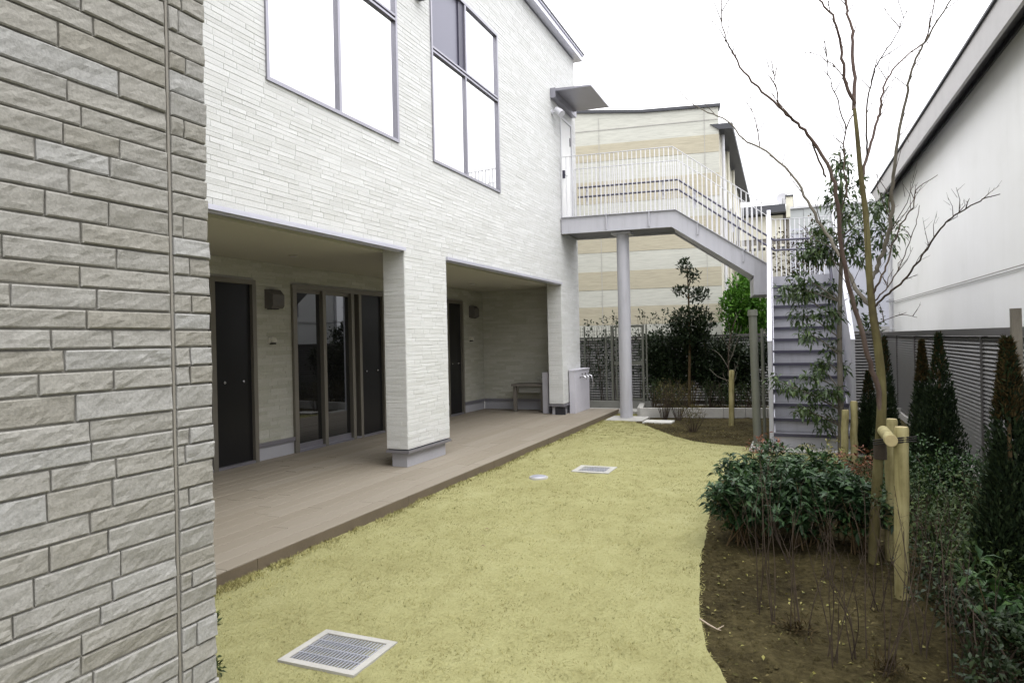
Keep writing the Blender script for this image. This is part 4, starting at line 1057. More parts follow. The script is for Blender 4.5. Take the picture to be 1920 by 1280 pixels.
m = MB(); m.add(V, F, .5, True); m.add([(p[0], p[1]+.02, p[2]) for p in V], [f[::-1] for f in F], .5, True); build(m, 'reflector', 'dish_white', dsh)
m = MB(); m.tube([(c.x, YD+.2, zr-.02), (c.x, YD+.2, c.z)], .03, 8); m.tube([(c.x, YD+.12, c.z-Rd), (c.x+.02, YD-.25, c.z-.05)], .012, 6); build(m, 'mount', 'eave_grey', dsh)
# blue-grey building behind the stairs on the right
YG = 21.0
gbx0, gbx1 = float(PY(1484, 500, YG)[0]), float(PY(1700, 500, YG)[0]); zg = float(PY(1600, 420, YG)[2]); zg2 = float(PY(1600, 382, YG)[2])
gb = empty('grey_building', ((gbx0+gbx1)/2, YG+2, 0), 'plain blue-grey building with ribbed metal parapet behind the bare tree', 'building')
build(MB().box(gbx0, gbx1, YG, YG+4, -.06, zg), 'wall', 'wall_blue_grey', gb)
build(MB().box(gbx0, gbx1+.1, YG-.06, YG+4, zg2, zg2+.06), 'parapet_rail', 'pipe_white', gb)
shm = MB().box(0, .34, -.03, 0, 0, zg2-zg).mesh('sheet', (0, 0, 0), 'metal_sheet')
x = gbx0; k = 0
while x < gbx1-.3: place('sheet', shm, (x, YG+(.0 if k % 2 else .012)+.03, zg), gb); x += .35; k += 1
build(MB().box(gbx0, gbx1, YG-.02, YG-.002, zg-.14, zg-.06), 'drip_band', 'metal_sheet', gb)
build(MB().box(float(PY(1630, 600, YG)[0]), gbx1, YG-.9, YG-.05, -.06, float(PY(1640, 612, YG-.9)[2])), 'low_wall', 'eave_grey', gb)

# ================================================================== TREES AND PLANTS
def T(px, py, Y): return Vector(PY(px, py, Y))
def twigs(mb, P, n, ln, r0, seed, up=.55, rec=True):
    """side twigs along a branch path"""
    r = random.Random(seed); m = len(P)
    for i in range(n):
        k = r.uniform(.25, .97); j = min(int(k*(m-1)), m-2); p = P[j].lerp(P[j+1], k*(m-1)-j)
        d = (P[j+1]-P[j]).normalized(); side = Vector((r.gauss(0, 1), r.gauss(0, 1), r.gauss(.2, .7))).normalized()
        dd = (d*.55+side*.6+Vector((0, 0, up*.5))).normalized(); l = ln*r.uniform(.35, 1.15)
        q1 = p+dd*l*.5+Vector((r.gauss(0, .02), r.gauss(0, .02), .01)); q2 = p+(dd+Vector((0, 0, up*.4))).normalized()*l
        rr = r0*r.uniform(.6, 1.1); mb.tube([p, q1, q2], [rr, rr*.7, rr*.3], 5)
        for t_ in (.35, .6, .85):
            if r.random() < .6:
                b = p.lerp(q2, t_); e = b+(dd+Vector((r.gauss(0, .6), r.gauss(0, .6), r.gauss(.3, .4)))).normalized()*l*r.uniform(.18, .4)
                mb.tube([b, e], [rr*.45, rr*.2], 4)
        # buds
# ---- bare multi-stem tree in the right bed
bt = empty('bare_tree', tuple(T(1640, 1062, 4.80)*1.0), 'leafless young tree with greenish trunk and many thin branches in right bed', 'tree')
Yt = 4.80
trunk = MB(); tp = [(1637, 1075, 0), (1640, 980, 0), (1646, 880, .0), (1652, 790, .0), (1653, 720, .01), (1646, 650, .02), (1637, 590, .03), (1632, 540, .04), (1628, 480, .06), (1623, 400, .08), (1614, 328, .10), (1607, 250, .12), (1602, 204, .14)]
TP = [T(x, y, Yt+d) for x, y, d in tp]; Pm = smooth_path(TP, 4); n_ = len(Pm)
trunk.tube(Pm, [.032-.021*(i/(n_-1))**1.2 for i in range(n_)], 12); build(trunk, 'trunk', 'bark_green', bt)
BR = [  # (material, points (px, py, depth), r0, r1, twigs, twig length)
 ('bark_red', [(1653, 790, .0), (1647, 735, -.02), (1632, 680, -.06), (1614, 615, -.12), (1592, 537, -.18), (1577, 455, -.24), (1569, 365, -.30), (1557, 322, -.34), (1522, 262, -.40), (1495, 232, -.45), (1468, 208, -.5), (1430, 172, -.55), (1395, 135, -.6), (1372, 95, -.65), (1358, 66, -.7), (1350, -10, -.8)], .0165, .0026, 9, .42),
 ('bark_grey', [(1634, 576, .03), (1612, 552, .10), (1598, 530, .15), (1582, 490, .2), (1566, 466, .25), (1542, 425, .3), (1514, 377, .35), (1497, 346, .4), (1471, 313, .45), (1424, 277, .52), (1395, 262, .56), (1362, 226, .62), (1329, 211, .68), (1297, 195, .74), (1270, 165, .8), (1253, 135, .85)], .0145, .0022, 5, .34),
 ('bark_red', [(1601, 206, .14), (1602, 146, .18), (1600, 90, .22), (1596, 50, .24), (1588, 18, .26), (1585, -25, .3)], .0125, .006, 6, .3),
 ('bark_red', [(1603, 196, .14), (1588, 157, .10), (1580, 110, .06), (1573, 73, .02), (1560, 30, -.02), (1533, -2, -.06), (1520, -25, -.1)], .0115, .004, 6, .3),
 ('bark_grey', [(1629, 530, .05), (1641, 508, .05), (1648, 490, .03), (1660, 462, -.02), (1670, 410, -.08), (1674, 360, -.14), (1678, 300, -.2), (1690, 226, -.26), (1700, 180, -.3), (1709, 139, -.35), (1722, 100, -.4), (1741, 66, -.45), (1778, 7, -.55), (1790, -20, -.6)], .015, .003, 9, .36),
 ('bark_red', [(1616, 335, .1), (1626, 290, .14), (1634, 268, .18), (1645, 225, .24), (1650, 204, .28), (1658, 165, .32), (1668, 140, .36), (1701, 104, .42), (1734, 78, .48), (1745, 40, .52), (1752, 0, .56)], .010, .003, 7, .34),
 ('bark_twig', [(1626, 290, .14), (1625, 255, .05), (1628, 175, 0), (1640, 130, -.05), (1660, 95, -.1), (1678, 70, -.15), (1700, 20, -.2)], .006, .0022, 6, .3),
 ('bark_twig', [(1635, 580, .02), (1650, 563, .0), (1672, 545, -.08), (1702, 518, -.16), (1730, 478, -.24), (1758, 436, -.32), (1780, 412, -.38), (1800, 398, -.44), (1843, 373, -.52), (1862, 368, -.56), (1875, 364, -.6)], .0075, .002, 7, .2),
 ('bark_twig', [(1633, 556, .03), (1648, 530, .02), (1660, 500, .06), (1674, 459, .12), (1690, 420, .18), (1711, 389, .24), (1716, 365, .28), (1724, 350, .3), (1758, 328, .38)], .007, .002, 4, .2),
 ('bark_twig', [(1635, 568, .03), (1652, 552, .03), (1664, 540, .1), (1680, 512, .2), (1693, 488, .26), (1708, 445, .32), (1718, 413, .36), (1724, 385, .4)], .005, .0018, 4, .22),
 ('bark_twig', [(1522, 262, -.40), (1535, 300, -.36), (1549, 332, -.33)], .005, .006, 0, .2),
 ('bark_twig', [(1588, 370, -.1), (1583, 300, -.02), (1586, 243, .05), (1600, 215, .1)], .005, .004, 2, .25),
 ('bark_twig', [(1586, 243, .05), (1570, 190, .0), (1555, 150, -.05), (1550, 110, -.1), (1545, 70, -.14)], .0045, .0018, 4, .25),
 ('bark_twig', [(1590, 157, .1), (1560, 120, .2), (1517, 97, .3)], .0045, .0018, 3, .2),
 ('bark_twig', [(1424, 277, .52), (1420, 240, .56), (1410, 205, .6), (1406, 170, .62)], .0045, .0015, 3, .2),
 ('bark_twig', [(1468, 208, -.5), (1456, 170, -.5), (1450, 140, -.52), (1440, 125, -.54)], .0045, .0015, 3, .2),
 ('bark_twig', [(1638, 610, .02), (1660, 600, .03), (1690, 590, .1), (1720, 595, .16)], .003, .0014, 2, .15),
]
for i, (mt, pts, r0, r1, nt_, tl) in enumerate(BR):
    m = MB(); P = branch(m, [T(x, y, Yt+d) for x, y, d in pts], r0, r1, 8, 4, .004); build(m, 'branch', mt, bt)
    if nt_: m = MB(); twigs(m, P, int(nt_*1.7), tl, .0034, 50+i); build(m, 'twigs', 'bark_twig', bt, kind='stuff')
m = MB(); c = T(1650, 836, Yt); m.tube([c+Vector((0, 0, -.08)), c+Vector((0, 0, .02))], [.038, .037], 14); build(m, 'trunk_wrap', 'burlap', bt)

# ---- log stakes
def log_stake(name, base, top, r, label, group=None):
    v = empty(name, tuple(base), label, 'stake', group)
    b = Vector(base)+Vector((0, 0, -.05)); t = Vector(top); d = (t-b)
    pts = [b+d*k/6+Vector((random.gauss(0, .003), random.gauss(0, .003), 0)) for k in range(6)]+[t-d.normalized()*.012, t]
    m = MB(); m.tube(pts, [r*random.uniform(.97, 1.03) for _ in range(6)]+[r, r*.86], 16, False); build(m, 'log', 'peeled_log', v)
    n = Vector((0, 0, .0005)); m = MB(); m.tube([t-Vector((0, 0, .001)), t+n], [r*.86, r*.84], 16); build(m, 'cut_end', 'log_end', v); return v
gs = 'peeled log stakes in the garden'
b1 = Vector(G(1691, 1122)); t1 = T(1690, 800, b1.y+.02); log_stake('log_stake', b1, t1, .037, 'nearest peeled log stake, right of the bare tree and in front of its twin', gs)
b2 = Vector(G(1669, 1052)); t2 = T(1672, 785, b2.y); log_stake('log_stake', b2, t2, .034, 'peeled log stake between the bare tree and the nearest stake', gs)
v = empty('cross_log', tuple(T(1666, 820, 4.5)), 'short horizontal log tied across the two stakes by the bare tree', 'log')
m = MB(); ca, cb = T(1655, 806, 4.83), T(1671, 826, 4.12); m.tube([ca, ca.lerp(cb, .5), cb], .033, 16); build(m, 'log', 'peeled_log', v)
m = MB(); dcb = (cb-ca).normalized(); m.tube([cb-dcb*.001, cb+dcb*.003], [.032, .030], 16); build(m, 'cut_end', 'log_end', v)
m = MB(); k = T(1665, 818, 4.35); 
for dz in (-.012, .0, .012):
    pts = []
    for j in range(19):
        a = j*math.pi/9; pts.append(Vector((k.x+.03+.105*math.cos(a), 4.33+.13*math.sin(a), k.z+dz-.02+.025*math.cos(a+1))))
    m.tube(pts, .0045, 5)
build(m, 'rope', 'rope_black', v)
b3 = Vector(G(1602, 868, .0)); t3 = T(1601, 752, b3.y); log_stake('log_stake', b3, t3, .038, 'peeled log stake behind glossy shrubs at the foot of the stairs', gs)
b4 = Vector(G(1583, 868, .0)); t4 = T(1585, 768, b4.y); log_stake('log_stake', b4, t4, .038, 'shaded log stake left of the one at the stair foot', gs)
b5 = Vector(G(1371, 800, .0)); t5 = T(1372, 694, b5.y); log_stake('log_stake', b5, t5, .042, 'single peeled log stake in the far soil bed', gs)
v = empty('wooden_stake', tuple(T(1905, 640, 4.9)), 'grey weathered square stake behind the nearest conifer', 'stake')
q0 = T(1908, 640, 5.0); m = MB(); m.bar((q0.x+.005, 5.0, -.05), tuple(T(1904, 578, 5.0)), .05, .05, (0, 1, 0)); build(m, 'stake', 'bark_grey', v)

# ---- generic leafy plants
def leafy(parent, centers, radii, n, ln, wd, mat, seed, out=.6, up=.2, droop=.1, hollow=.35, name='leaves', cluster=0, fold=.25):
    """n leaves through ellipsoids (centre, radius xyz) ; cluster>0 groups them on whorls"""
    r = np.random.default_rng(seed); C = np.array(centers, float); R = np.array(radii, float)
    vol = R.prod(1)**(.75); pick = r.choice(len(C), n if not cluster else max(1, n//cluster), p=vol/vol.sum())
    d = unit(r.normal(0, 1, (len(pick), 3))); rad = (hollow+(1-hollow)*r.random(len(pick))**.6)[:, None]
    p = C[pick]+d*R[pick]*rad; dr = d*out+r.normal(0, .55, d.shape)+np.array([0, 0, up])
    if cluster:
        p = np.repeat(p, cluster, 0); ax = np.repeat(unit(d*.5+np.array([0, 0, .9])+r.normal(0, .35, d.shape)), cluster, 0)
        dr = r.normal(0, 1, p.shape); dr = dr-ax*(dr*ax).sum(1, keepdims=True); dr = unit(dr)+ax*.35; p = p+ax*r.uniform(-.02, .02, (len(p), 1))
    n = len(p); p[:, 2] = np.maximum(p[:, 2], .015)
    L = ln*r.uniform(.65, 1.25, n); W = wd*r.uniform(.7, 1.2, n)
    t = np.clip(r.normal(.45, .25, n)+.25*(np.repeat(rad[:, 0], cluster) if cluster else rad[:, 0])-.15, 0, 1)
    V, F, tt = leaf_arrays(p, dr, L, W, fold, droop, seed+1, t)
    return arr_obj(name, V, F, tt, mat, parent)
def stems(parent, base, tips, r0, mat, seed, sub=0):
    m = MB(); r = random.Random(seed)
    for t in tips:
        b = Vector(base)+Vector((r.gauss(0, .05), r.gauss(0, .05), -.03)); t = Vector(t)
        mid = b.lerp(t, .5)+Vector((r.gauss(0, .03), r.gauss(0, .03), .02)); P = smooth_path([b, mid, t], 3)
        m.tube(P, [r0*(1-.75*i/(len(P)-1)) for i in range(len(P))], 5)
        if sub: twigs(m, P, sub, .14, r0*.4, r.random()*999)
    build(m, 'stems', mat, parent)

# ---- leafy evergreen tree before the stairs
Ye = 8.75
et = empty('evergreen_tree', tuple(Vector(G(1576, 868))), 'slender evergreen tree with drooping dark leaves in front of the stairs', 'tree')
m = MB(); TPe = [T(x, y, Ye+d) for x, y, d in ((1577, 872, 0), (1577, 800, 0), (1575, 700, 0), (1574, 600, .02), (1577, 500, .03), (1579, 420, .02), (1577, 350, 0), (1575, 285, 0))]
P = smooth_path(TPe, 3); m.tube(P, [.036*(1-.85*i/(len(P)-1))+.004 for i in range(len(P))], 9); build(m, 'trunk', 'bark_grey', et)
cl = [(1577, 300, 14, 22), (1576, 335, 22, 22), (1570, 372, 26, 20), (1610, 345, 12, 14), (1600, 400, 22, 22), (1640, 395, 16, 18), (1662, 440, 26, 36), (1655, 380, 14, 16), (1600, 440, 26, 26), (1612, 480, 24, 22), (1540, 430, 20, 14), (1545, 468, 38, 22), (1520, 475, 26, 16), (1500, 520, 22, 14), (1475, 540, 16, 10),
      (1490, 552, 30, 16), (1520, 545, 18, 18), (1555, 545, 18, 18), (1505, 590, 26, 18), (1515, 625, 16, 18), (1556, 590, 22, 22), (1560, 650, 18, 16), (1545, 680, 14, 10), (1580, 690, 14, 12),
      (1540, 690, 14, 14), (1522, 705, 18, 14), (1480, 725, 26, 14), (1450, 712, 12, 8), (1525, 740, 26, 14), (1560, 735, 24, 14), (1540, 775, 26, 16), (1505, 770, 20, 10), (1548, 800, 18, 12)]
pr_ = FPX/ (Ye/math.cos(YAW)*1.0)
C = []; R = []; bm = MB(); rr_ = random.Random(4)
for i, (x, y, rx, ry) in enumerate(cl):
    dy = rr_.uniform(-.28, .28); c = T(x, y, Ye+dy); s = 8.9/FPX; C.append(tuple(c)); R.append((rx*s*1.05, .14+rx*s*.4, ry*s*1.05))
    src = TPe[1]; best = min(P, key=lambda q: abs(q.z-(c.z-.25*abs(c.x-q.x)-.12))); mid = best.lerp(c, .55)+Vector((0, 0, .03))
    bm.tube(smooth_path([best, mid, c], 3), [.010, .009, .008, .007, .006, .004, .003], 5)
build(bm, 'branches', 'bark_grey', et)
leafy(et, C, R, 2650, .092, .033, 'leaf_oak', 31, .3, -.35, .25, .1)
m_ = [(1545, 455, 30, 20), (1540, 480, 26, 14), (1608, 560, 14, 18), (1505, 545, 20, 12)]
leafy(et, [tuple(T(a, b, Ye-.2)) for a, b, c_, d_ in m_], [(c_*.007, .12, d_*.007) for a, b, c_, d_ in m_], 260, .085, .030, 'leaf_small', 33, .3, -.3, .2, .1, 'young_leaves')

# ---- glossy shrubs in the right bed
def shrub(name, px, py, Y, rad, h, n, ln, wd, mat, seed, label, cat='shrub', group=None, cluster=0, z0=.28, stemmat='bark_brown', nst=9, flat=1.0, **k):
    b = T(px, py, Y); b.z = 0; r = random.Random(seed)
    v = empty(name, tuple(b), label, cat, group)
    C = []; R = []; tips = []
    for i in range(7):
        a = i*.9+r.random(); q = rad*r.uniform(.2, .75); z = h*r.uniform(z0+.15, .88); C.append((b.x+q*math.cos(a), b.y+q*math.sin(a)*flat, z)); R.append((rad*r.uniform(.35, .6), rad*r.uniform(.35, .6)*flat, h*r.uniform(.14, .24)))
    C.append((b.x, b.y, h*.62)); R.append((rad*.75, rad*.75*flat, h*.36))
    for i in range(nst): c = C[i % len(C)]; tips.append((c[0]+r.gauss(0, .05), c[1]+r.gauss(0, .05), c[2]+r.uniform(-.05, .1)*h))
    stems(v, b, tips, .007, stemmat, seed)
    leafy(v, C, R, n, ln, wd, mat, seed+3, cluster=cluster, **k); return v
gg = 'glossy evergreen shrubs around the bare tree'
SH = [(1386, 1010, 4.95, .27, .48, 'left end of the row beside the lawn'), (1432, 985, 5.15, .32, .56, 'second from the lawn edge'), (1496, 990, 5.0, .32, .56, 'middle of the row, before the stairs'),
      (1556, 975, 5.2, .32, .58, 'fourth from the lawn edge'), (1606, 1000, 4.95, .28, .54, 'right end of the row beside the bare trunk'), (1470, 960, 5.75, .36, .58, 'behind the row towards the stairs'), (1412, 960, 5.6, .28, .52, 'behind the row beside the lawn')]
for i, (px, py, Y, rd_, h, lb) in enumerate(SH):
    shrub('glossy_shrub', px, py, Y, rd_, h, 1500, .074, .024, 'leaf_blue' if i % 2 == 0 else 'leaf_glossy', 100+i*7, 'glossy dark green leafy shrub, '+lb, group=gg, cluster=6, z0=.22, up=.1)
for i, (px, py, Y, rd_, h, mt, lb) in enumerate(((1440, 880, 6.3, .20, .62, 'leaf_red', 'reddish-brown feathery shrub behind the glossy shrubs beside the lawn'), (1532, 885, 6.2, .22, .60, 'leaf_yellow', 'yellowish feathery shrub behind the glossy shrubs'), (1612, 905, 5.9, .22, .60, 'leaf_red', 'bronze feathery shrub beside the bare trunk'))):
    v = shrub('feathery_shrub', px, py+60, Y, rd_, h, 420, .05, .012, mt, 200+i, lb, cluster=5, z0=.3)
    leafy(v, [(v.location.x, v.location.y, h*.55)], [(rd_, rd_, h*.35)], 260, .05, .014, 'leaf_small', 230+i, name='inner_leaves')
# ---- small-leaved shrubs by the fence
for i, (px, py, Y, rd_, h, lb) in enumerate(((1745, 1060, 5.4, .40, .62, 'between the stakes and the nearest conifer'), (1800, 1010, 6.0, .38, .60, 'against the fence kerb beside the second conifer'), (1770, 1120, 4.6, .36, .52, 'in front, right of the stakes'), (1700, 1000, 6.3, .30, .5, 'behind the two tied stakes'), (1860, 1190, 3.9, .34, .52, 'below the nearest conifer'), (1800, 1180, 4.2, .30, .40, 'low between the stakes and the right edge'), (1850, 1240, 3.5, .26, .34, 'lowest at the right, under the twigs'), (1905, 1260, 3.1, .24, .36, 'in the bottom right corner'))):
    shrub('small_leaved_shrub', px, py, Y, rd_, h, 1300 if i < 5 else 800, .034, .017, 'leaf_dark' if i > 4 else 'leaf_small' if i % 2 == 0 else 'leaf_glossy', 300+i*5, 'small-leaved green shrub '+lb, group='small-leaved shrubs along the fence', z0=.12, nst=14, stemmat='bark_twig')
shrub('glossy_shrub', 1912, 1215, 3.35, .26, .48, 380, .075, .030, 'leaf_glossy', 351, 'bright-leaved low shrub at the lower right corner of the view', cluster=5)
shrub('glossy_shrub', 1385, 1075, 5.0, .13, .18, 120, .06, .024, 'leaf_glossy', 361, 'tiny seedling shrub at the lawn edge under the glossy row', cluster=4, nst=4)
shrub('glossy_shrub', 1505, 1055, 5.0, .14, .2, 120, .07, .026, 'leaf_blue', 366, 'tiny glossy shrub on the soil under the middle of the row', cluster=4, nst=4)

# ---- conifers along the fence
def conifer(px, py, Y, h, rad, label, seed, bronze=.35, mat='leaf_conifer', name='conifer', n=8000, lsc=1, grp='dark columnar conifers along the fence', dx=0):
    b = T(px, py, Y); b.z = 0; b.x += dx; v = empty(name, tuple(b), label, 'conifer', grp); r = np.random.default_rng(seed)
    m = MB(); m.tube([(b.x, b.y, -.05), (b.x, b.y, h*.85)], [.022, .006], 7); build(m, 'trunk', 'bark_brown', v)
    PL = [(0, 0, h, rad*.62)]; rq = random.Random(seed)
    for q in range(9):
        aq = q*.7+rq.random()*.5; dq = rad*rq.uniform(.35, .72); PL.append((dq*math.cos(aq), dq*math.sin(aq), h*rq.uniform(.35, .78), rad*rq.uniform(.28, .44)))
    PL = np.array(PL); PW = PL[:, 2]*PL[:, 3]**1.5; PW = PW/PW.sum()
    for nm, mt, lo, hi, k in (('foliage', mat, 0, 1, n), ('bronzed_tips', 'leaf_bronze', .72, 1.0, int(n*bronze*.5))):
        if lo == 0:
            pi = r.choice(len(PL), k, p=PW)
        else: pi = np.zeros(k, int)
        z = lo+(hi-lo)*r.random(k)**(1.1 if lo == 0 else .9)
        top = PL[pi, 2]; rr = PL[pi, 3]*np.clip(np.minimum(1, (1.03-z)*1.5)*(.7+.3*np.minimum(1, z*4)), .05, 1)*(.35+.65*r.random(k)**.5)
        a = r.random(k)*6.283; wob = .18*np.sin(a*3+z*11+pi)
        p = np.stack([b.x+PL[pi, 0]*(1-z*.5)+rr*np.cos(a)*(1+wob), b.y+PL[pi, 1]*(1-z*.5)+rr*np.sin(a)*(1+wob), .03+z*top*.96], 1)
        d = np.stack([np.cos(a)*.5, np.sin(a)*.5, np.full(k, .95)], 1)+r.normal(0, .28, (k, 3))
        V, F, t = leaf_arrays(p, d, .036*lsc*r.uniform(.6, 1.4, k), .013*lsc*r.uniform(.6, 1.3, k), .3, 0, seed+5)
        arr_obj(nm, V, F, t, mt, v, kind='stuff')
    return v
conifer(1900, 1150, 3.95, 1.42, .25, 'nearest dark conifer, cut by the right edge of the view', 401, .30, n=14000)
conifer(1766, 930, 6.55, 1.45, .26, 'bushy dark conifer right of the tied stakes', 402, .05, n=12000)
conifer(1733, 880, 7.3, 1.38, .19, 'slim conifer with bronze top behind the bushy one', 403, .5)
conifer(1663, 850, 8.3, 1.42, .20, 'dark conifer directly behind the bare tree trunk', 404, .1)
conifer(1630, 830, 9.0, 1.0, .22, 'low dark conifer right of the stair foot', 405, .1)
v = conifer(1397, 640, 16.6, 2.95, .85, 'bright green conifer behind the back fence', 406, .0, 'leaf_bright', 'bright_conifer', 9000, 2.4, 'bright green conifers beyond the fence')
# enlarge leaves of the far conifer through a second denser layer
leafy(v, [tuple(T(1395, 560, 16.3)), tuple(T(1375, 585, 16.4)), tuple(T(1420, 590, 16.4)), tuple(T(1440, 600, 16.6))], [(.45, .4, .62), (.35, .3, .5), (.42, .3, .45), (.4, .3, .35)], 3600, .12, .045, 'leaf_bright', 407, .4, .6, 0, .3, 'outer_foliage')

# ---- hedge and shrubs at the far end
hr = random.Random(9)
Yh = 13.75
hx = [(1232, 13.9, 'left end beside the mesh gate'), (1262, 13.9, 'second from the mesh gate'), (1300, 13.9, 'under the tiered shrub'), (1336, 13.9, 'right of the tiered shrub'), (1372, 13.9, 'behind the far log stake'), (1405, 13.9, 'behind the grey-green post')]
for i, (px, Y, lb) in enumerate(hx):
    shrub('hedge_shrub', px, 760, Y, .50, 1.58 if i < 4 else 1.42, 3300, .074, .038, 'leaf_dark', 500+i*3, 'dark broad-leaved hedge shrub, '+lb, group='dark hedge shrubs before the back fence', z0=.05, flat=.8, nst=8)
ts = empty('tiered_shrub', tuple(T(1291, 640, 13.6)-Vector((0, 0, T(1291, 640, 13.6).z))), 'tall dark tiered evergreen rising above the hedge', 'shrub')
m = MB(); tpp = [T(1292, 760, 13.6), T(1293, 650, 13.6), T(1291, 560, 13.6), T(1288, 490, 13.6)]; tpp[0].z = -.03; P = smooth_path(tpp, 4); m.tube(P, [.035*(1-.8*i/(len(P)-1)) for i in range(len(P))], 7)
tier = [(1284, 500, 12, 14), (1299, 517, 12, 12), (1278, 545, 16, 9), (1310, 553, 18, 14), (1283, 590, 22, 12), (1310, 590, 24, 14), (1270, 610, 20, 14), (1325, 608, 18, 14), (1295, 635, 38, 18), (1290, 620, 34, 20)]
C = []; R = []
for (x, y, rx, ry) in tier:
    c = T(x, y, 13.6+hr.uniform(-.2, .2)); C.append(tuple(c)); R.append((rx*.0112, rx*.009, ry*.0112)); b = min(P, key=lambda q: abs(q.z-(c.z-.12))); m.tube([b, b.lerp(c, .6)+Vector((0, 0, .02)), c], [.012, .009, .005], 5)
build(m, 'trunk', 'bark_brown', ts); leafy(ts, C, R, 3000, .085, .042, 'leaf_dark', 540, .5, .3, 0, .15)
# sprigs above the mesh fence
for i, (px, py) in enumerate(((1103, 612), (1130, 605), (1152, 600), (1203, 592), (1228, 600), (1250, 592))):
    Y = 14.2; b = T(px, 700, Y); b.z = 0; v = empty('sprig_shrub', tuple(b), ['leafy sprig above the mesh fence nearest the building', 'second leafy sprig above the mesh fence from the building', 'leafy sprig left of the round column', 'leafy sprig right of the round column', 'leafy sprig above the hedge left end', 'leafy sprig just left of the tiered shrub'][i], 'shrub', 'leafy sprigs above the mesh fence')
    tp_ = T(px, py, Y); stems(v, b, [tuple(tp_+Vector((hr.gauss(0, .1), 0, hr.gauss(-.1, .1)))) for _ in range(4)], .010, 'bark_twig', 600+i)
    leafy(v, [tuple(tp_), tuple(tp_-Vector((.05, 0, .45))), tuple(tp_-Vector((0, 0, 1.0)))], [(.14, .12, .16), (.22, .2, .3), (.3, .25, .45)], 330, .075, .036, 'leaf_dark', 620+i, .4, .4, 0, .1)
# straw-coloured low plants before the kerb and hedge
for i, (px, py, h, Y, lb) in enumerate(((1246, 782, .75, 12.0, 'standing by the white slab'), (1272, 784, .72, 12.1, 'right of the white slab'), (1330, 770, .66, 13.0, 'behind the kerb left of the far stake'), (1395, 770, .62, 13.0, 'behind the kerb right of the far stake'), (1300, 815, .42, 10.6, 'in the middle of the far soil bed'), (1232, 770, .66, 13.0, 'at the left end behind the kerb'), (1262, 770, .60, 13.1, 'second from the left end behind the kerb'), (1296, 770, .64, 13.05, 'third from the left end behind the kerb'), (1362, 770, .62, 13.1, 'behind the kerb just left of the far stake'), (1424, 770, .60, 13.1, 'behind the kerb by the grey-green post'))):
    b = T(px, py, Y); b.z = 0; v = empty('wispy_shrub', tuple(b), 'wispy straw-coloured low shrub '+lb, 'shrub', 'wispy low shrubs in the far bed'); m = MB(); r = random.Random(700+i)
    for k in range(22):
        a = r.random()*6.28; q = .12*r.random(); e = Vector((b.x+(.10+q)*math.cos(a)*1.4, b.y+(.1+q)*math.sin(a), h*r.uniform(.6, 1.0))); s0 = Vector((b.x+.03*math.cos(a), b.y+.03*math.sin(a), -.02))
        m.tube([s0, s0.lerp(e, .5)+Vector((r.gauss(0, .02), 0, .03)), e], [.0042, .003, .0016], 4)
    build(m, 'stems', 'bark_twig', v)
    leafy(v, [(b.x, b.y, h*.6)], [(.20, .16, h*.42)], 420, .042, .010, 'leaf_straw' if i in (0, 1, 4, 7) else 'leaf_small', 720+i, .4, .4, 0, .1)
# bare little tree by the far stake
v = empty('bare_sapling', tuple(Vector(G(1376, 800))), 'small leafless sapling tied to the far log stake', 'tree'); m = MB(); Yb_ = 11.6
P = branch(m, [T(x, y, Yb_) for x, y in ((1376, 803), (1374, 740), (1366, 690), (1368, 640), (1378, 600))], .016, .005, 7); build(m, 'trunk', 'bark_twig', v); m = MB(); twigs(m, P, 12, .4, .005, 91); 
for pts in (((1366, 690), (1350, 665), (1335, 655)), ((1367, 680), (1382, 640), (1390, 610)), ((1370, 715), (1345, 705), (1330, 690))): branch(m, [T(x, y, Yb_) for x, y in pts], .006, .002, 5)
build(m, 'branches', 'bark_grey', v)
# reddish bush far behind the landing, plus greenery beyond
shrub('russet_bush', 1500, 640, 19.4, .75, 4.2, 1500, .11, .05, 'leaf_bronze', 801, 'russet bush beyond the stair landing', z0=.5)
shrub('green_bush', 1480, 640, 18.6, .7, 2.9, 1600, .11, .05, 'leaf_oak', 803, 'green bush just beyond the stair landing', z0=.4)
shrub('green_bush', 1632, 640, 17.5, .35, 1.95, 500, .09, .05, 'leaf_small', 805, 'green bush seen between the stairs and the white house', z0=.5)

# ---- bare twiggy shrubs in the foreground bed
tw = [(1430, 1190, 3.75, .95, 5), (1462, 1215, 3.6, 1.0, 6), (1497, 1220, 3.55, .62, 9), (1560, 1260, 3.3, .72, 9), (1610, 1250, 3.35, .78, 9), (1665, 1262, 3.25, .75, 9), (1720, 1225, 3.5, .8, 10), (1790, 1245, 3.3, .78, 10), (1850, 1262, 3.2, .72, 8), (1640, 1150, 4.0, .62, 8), (1555, 1110, 4.4, .55, 8), (1480, 1085, 4.6, .6, 8), (1420, 1075, 4.7, .55, 8), (1760, 1150, 4.1, .66, 9)]
wh = ['nearest the lawn edge', 'second from the lawn edge', 'rising from a dark tuft', 'bottom centre of the bed', 'right of the bottom-centre one', 'below the nearest stake', 'just right of the nearest stake', 'between the nearest stake and the conifer', 'at the foot of the nearest conifer', 'left of the nearest stake foot', 'below the middle of the glossy row', 'below the second glossy shrub', 'below the left end of the glossy row', 'behind the right-hand twigs near the conifer']
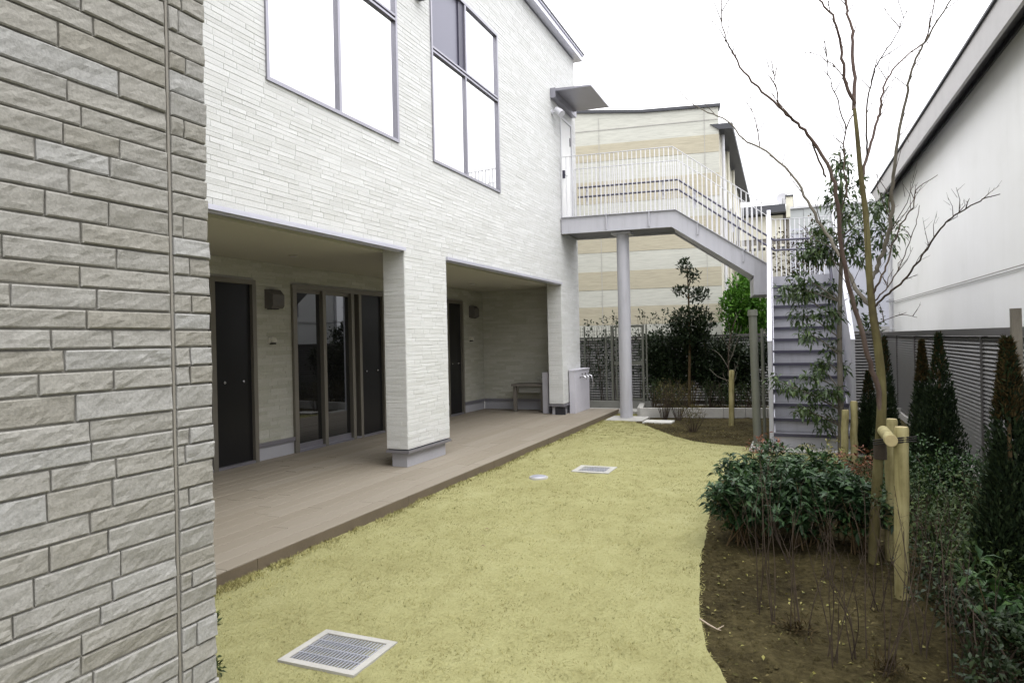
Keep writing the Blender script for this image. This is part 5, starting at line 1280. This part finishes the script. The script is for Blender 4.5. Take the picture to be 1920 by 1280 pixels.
for i, (px, py, Y, h, ns) in enumerate(tw):
    b = T(px, py, Y); b.z = 0; v = empty('bare_shrub', tuple(b), 'leafless twiggy shrub '+wh[i], 'shrub', 'leafless twiggy shrubs in the foreground bed'); m = MB(); r = random.Random(900+i)
    for k in range((ns+1)//2):
        a = r.random()*6.28; sp = r.uniform(.03, .20); e = Vector((b.x+sp*math.cos(a), b.y+sp*math.sin(a), h*r.uniform(.55, 1.0))); s0 = Vector((b.x+r.gauss(0, .02), b.y+r.gauss(0, .02), -.03))
        P = smooth_path([s0, s0.lerp(e, .35)+Vector((r.gauss(0, .02), r.gauss(0, .02), 0)), s0.lerp(e, .7)+Vector((r.gauss(0, .02), r.gauss(0, .02), .01)), e], 3); m.tube(P, [.0033*(1-.72*j/(len(P)-1)) for j in range(len(P))], 5)
        twigs(m, P, 3, .13, .0014, r.random()*1e4, .8)
    build(m, 'stems', 'bark_twig', v)
    if i in (2, 5): leafy(v, [(b.x, b.y, .03)], [(.09, .09, .04)], 160, .04, .008, 'leaf_bronze', 930+i, .5, .3, 0, 0, 'dry_tuft')
# small things on the ground
v = empty('dry_twig', tuple(Vector(G(1335, 1172))), 'pale broken twig lying on soil by the lawn edge', 'twig')
m = MB(); m.tube([Vector(G(1312, 1159, .02)), Vector(G(1330, 1171, .022)), Vector(G(1345, 1179, .02))], [.004, .0045, .003], 6); m.tube([Vector(G(1345, 1179, .02)), Vector(G(1357, 1172, .03))], [.003, .002], 5); m.tube([Vector(G(1345, 1179, .02)), Vector(G(1352, 1181, .02))], [.003, .002], 5); build(m, 'stick', 'twig_pale', v)
for i, (px, py, lb) in enumerate(((905, 1022, 'in the middle of the lawn'), (912, 990, 'just beyond the middle one'))):
    c = Vector(G(px, py, .03)); m = MB(); m.add([(c.x-.02, c.y, .022), (c.x, c.y-.008, .030), (c.x+.022, c.y+.004, .026), (c.x, c.y+.010, .034)], [(0, 1, 3), (1, 2, 3)]); build(m, 'fallen_leaf', 'leaf_litter', label='single dark dry leaf lying on the lawn '+lb, cat='leaf', group='single leaves on the lawn')
for i, (px, py, Y) in enumerate(((408, 1165, 2.55), (412, 1258, 2.2))):
    b = Vector(G(px, py+12)); v = empty('weed_tuft', tuple(b), ['dark green weed at the wall edge near the grass, upper one', 'dark green weed at the foot of the stone wall, lower one'][i], 'weed', 'weeds beside the stone wall')
    leafy(v, [(b.x-.03, b.y, .045)], [(.03, .03, .05)], 60, .035, .014, 'leaf_small', 960+i, .5, .5, 0, 0)
clean()
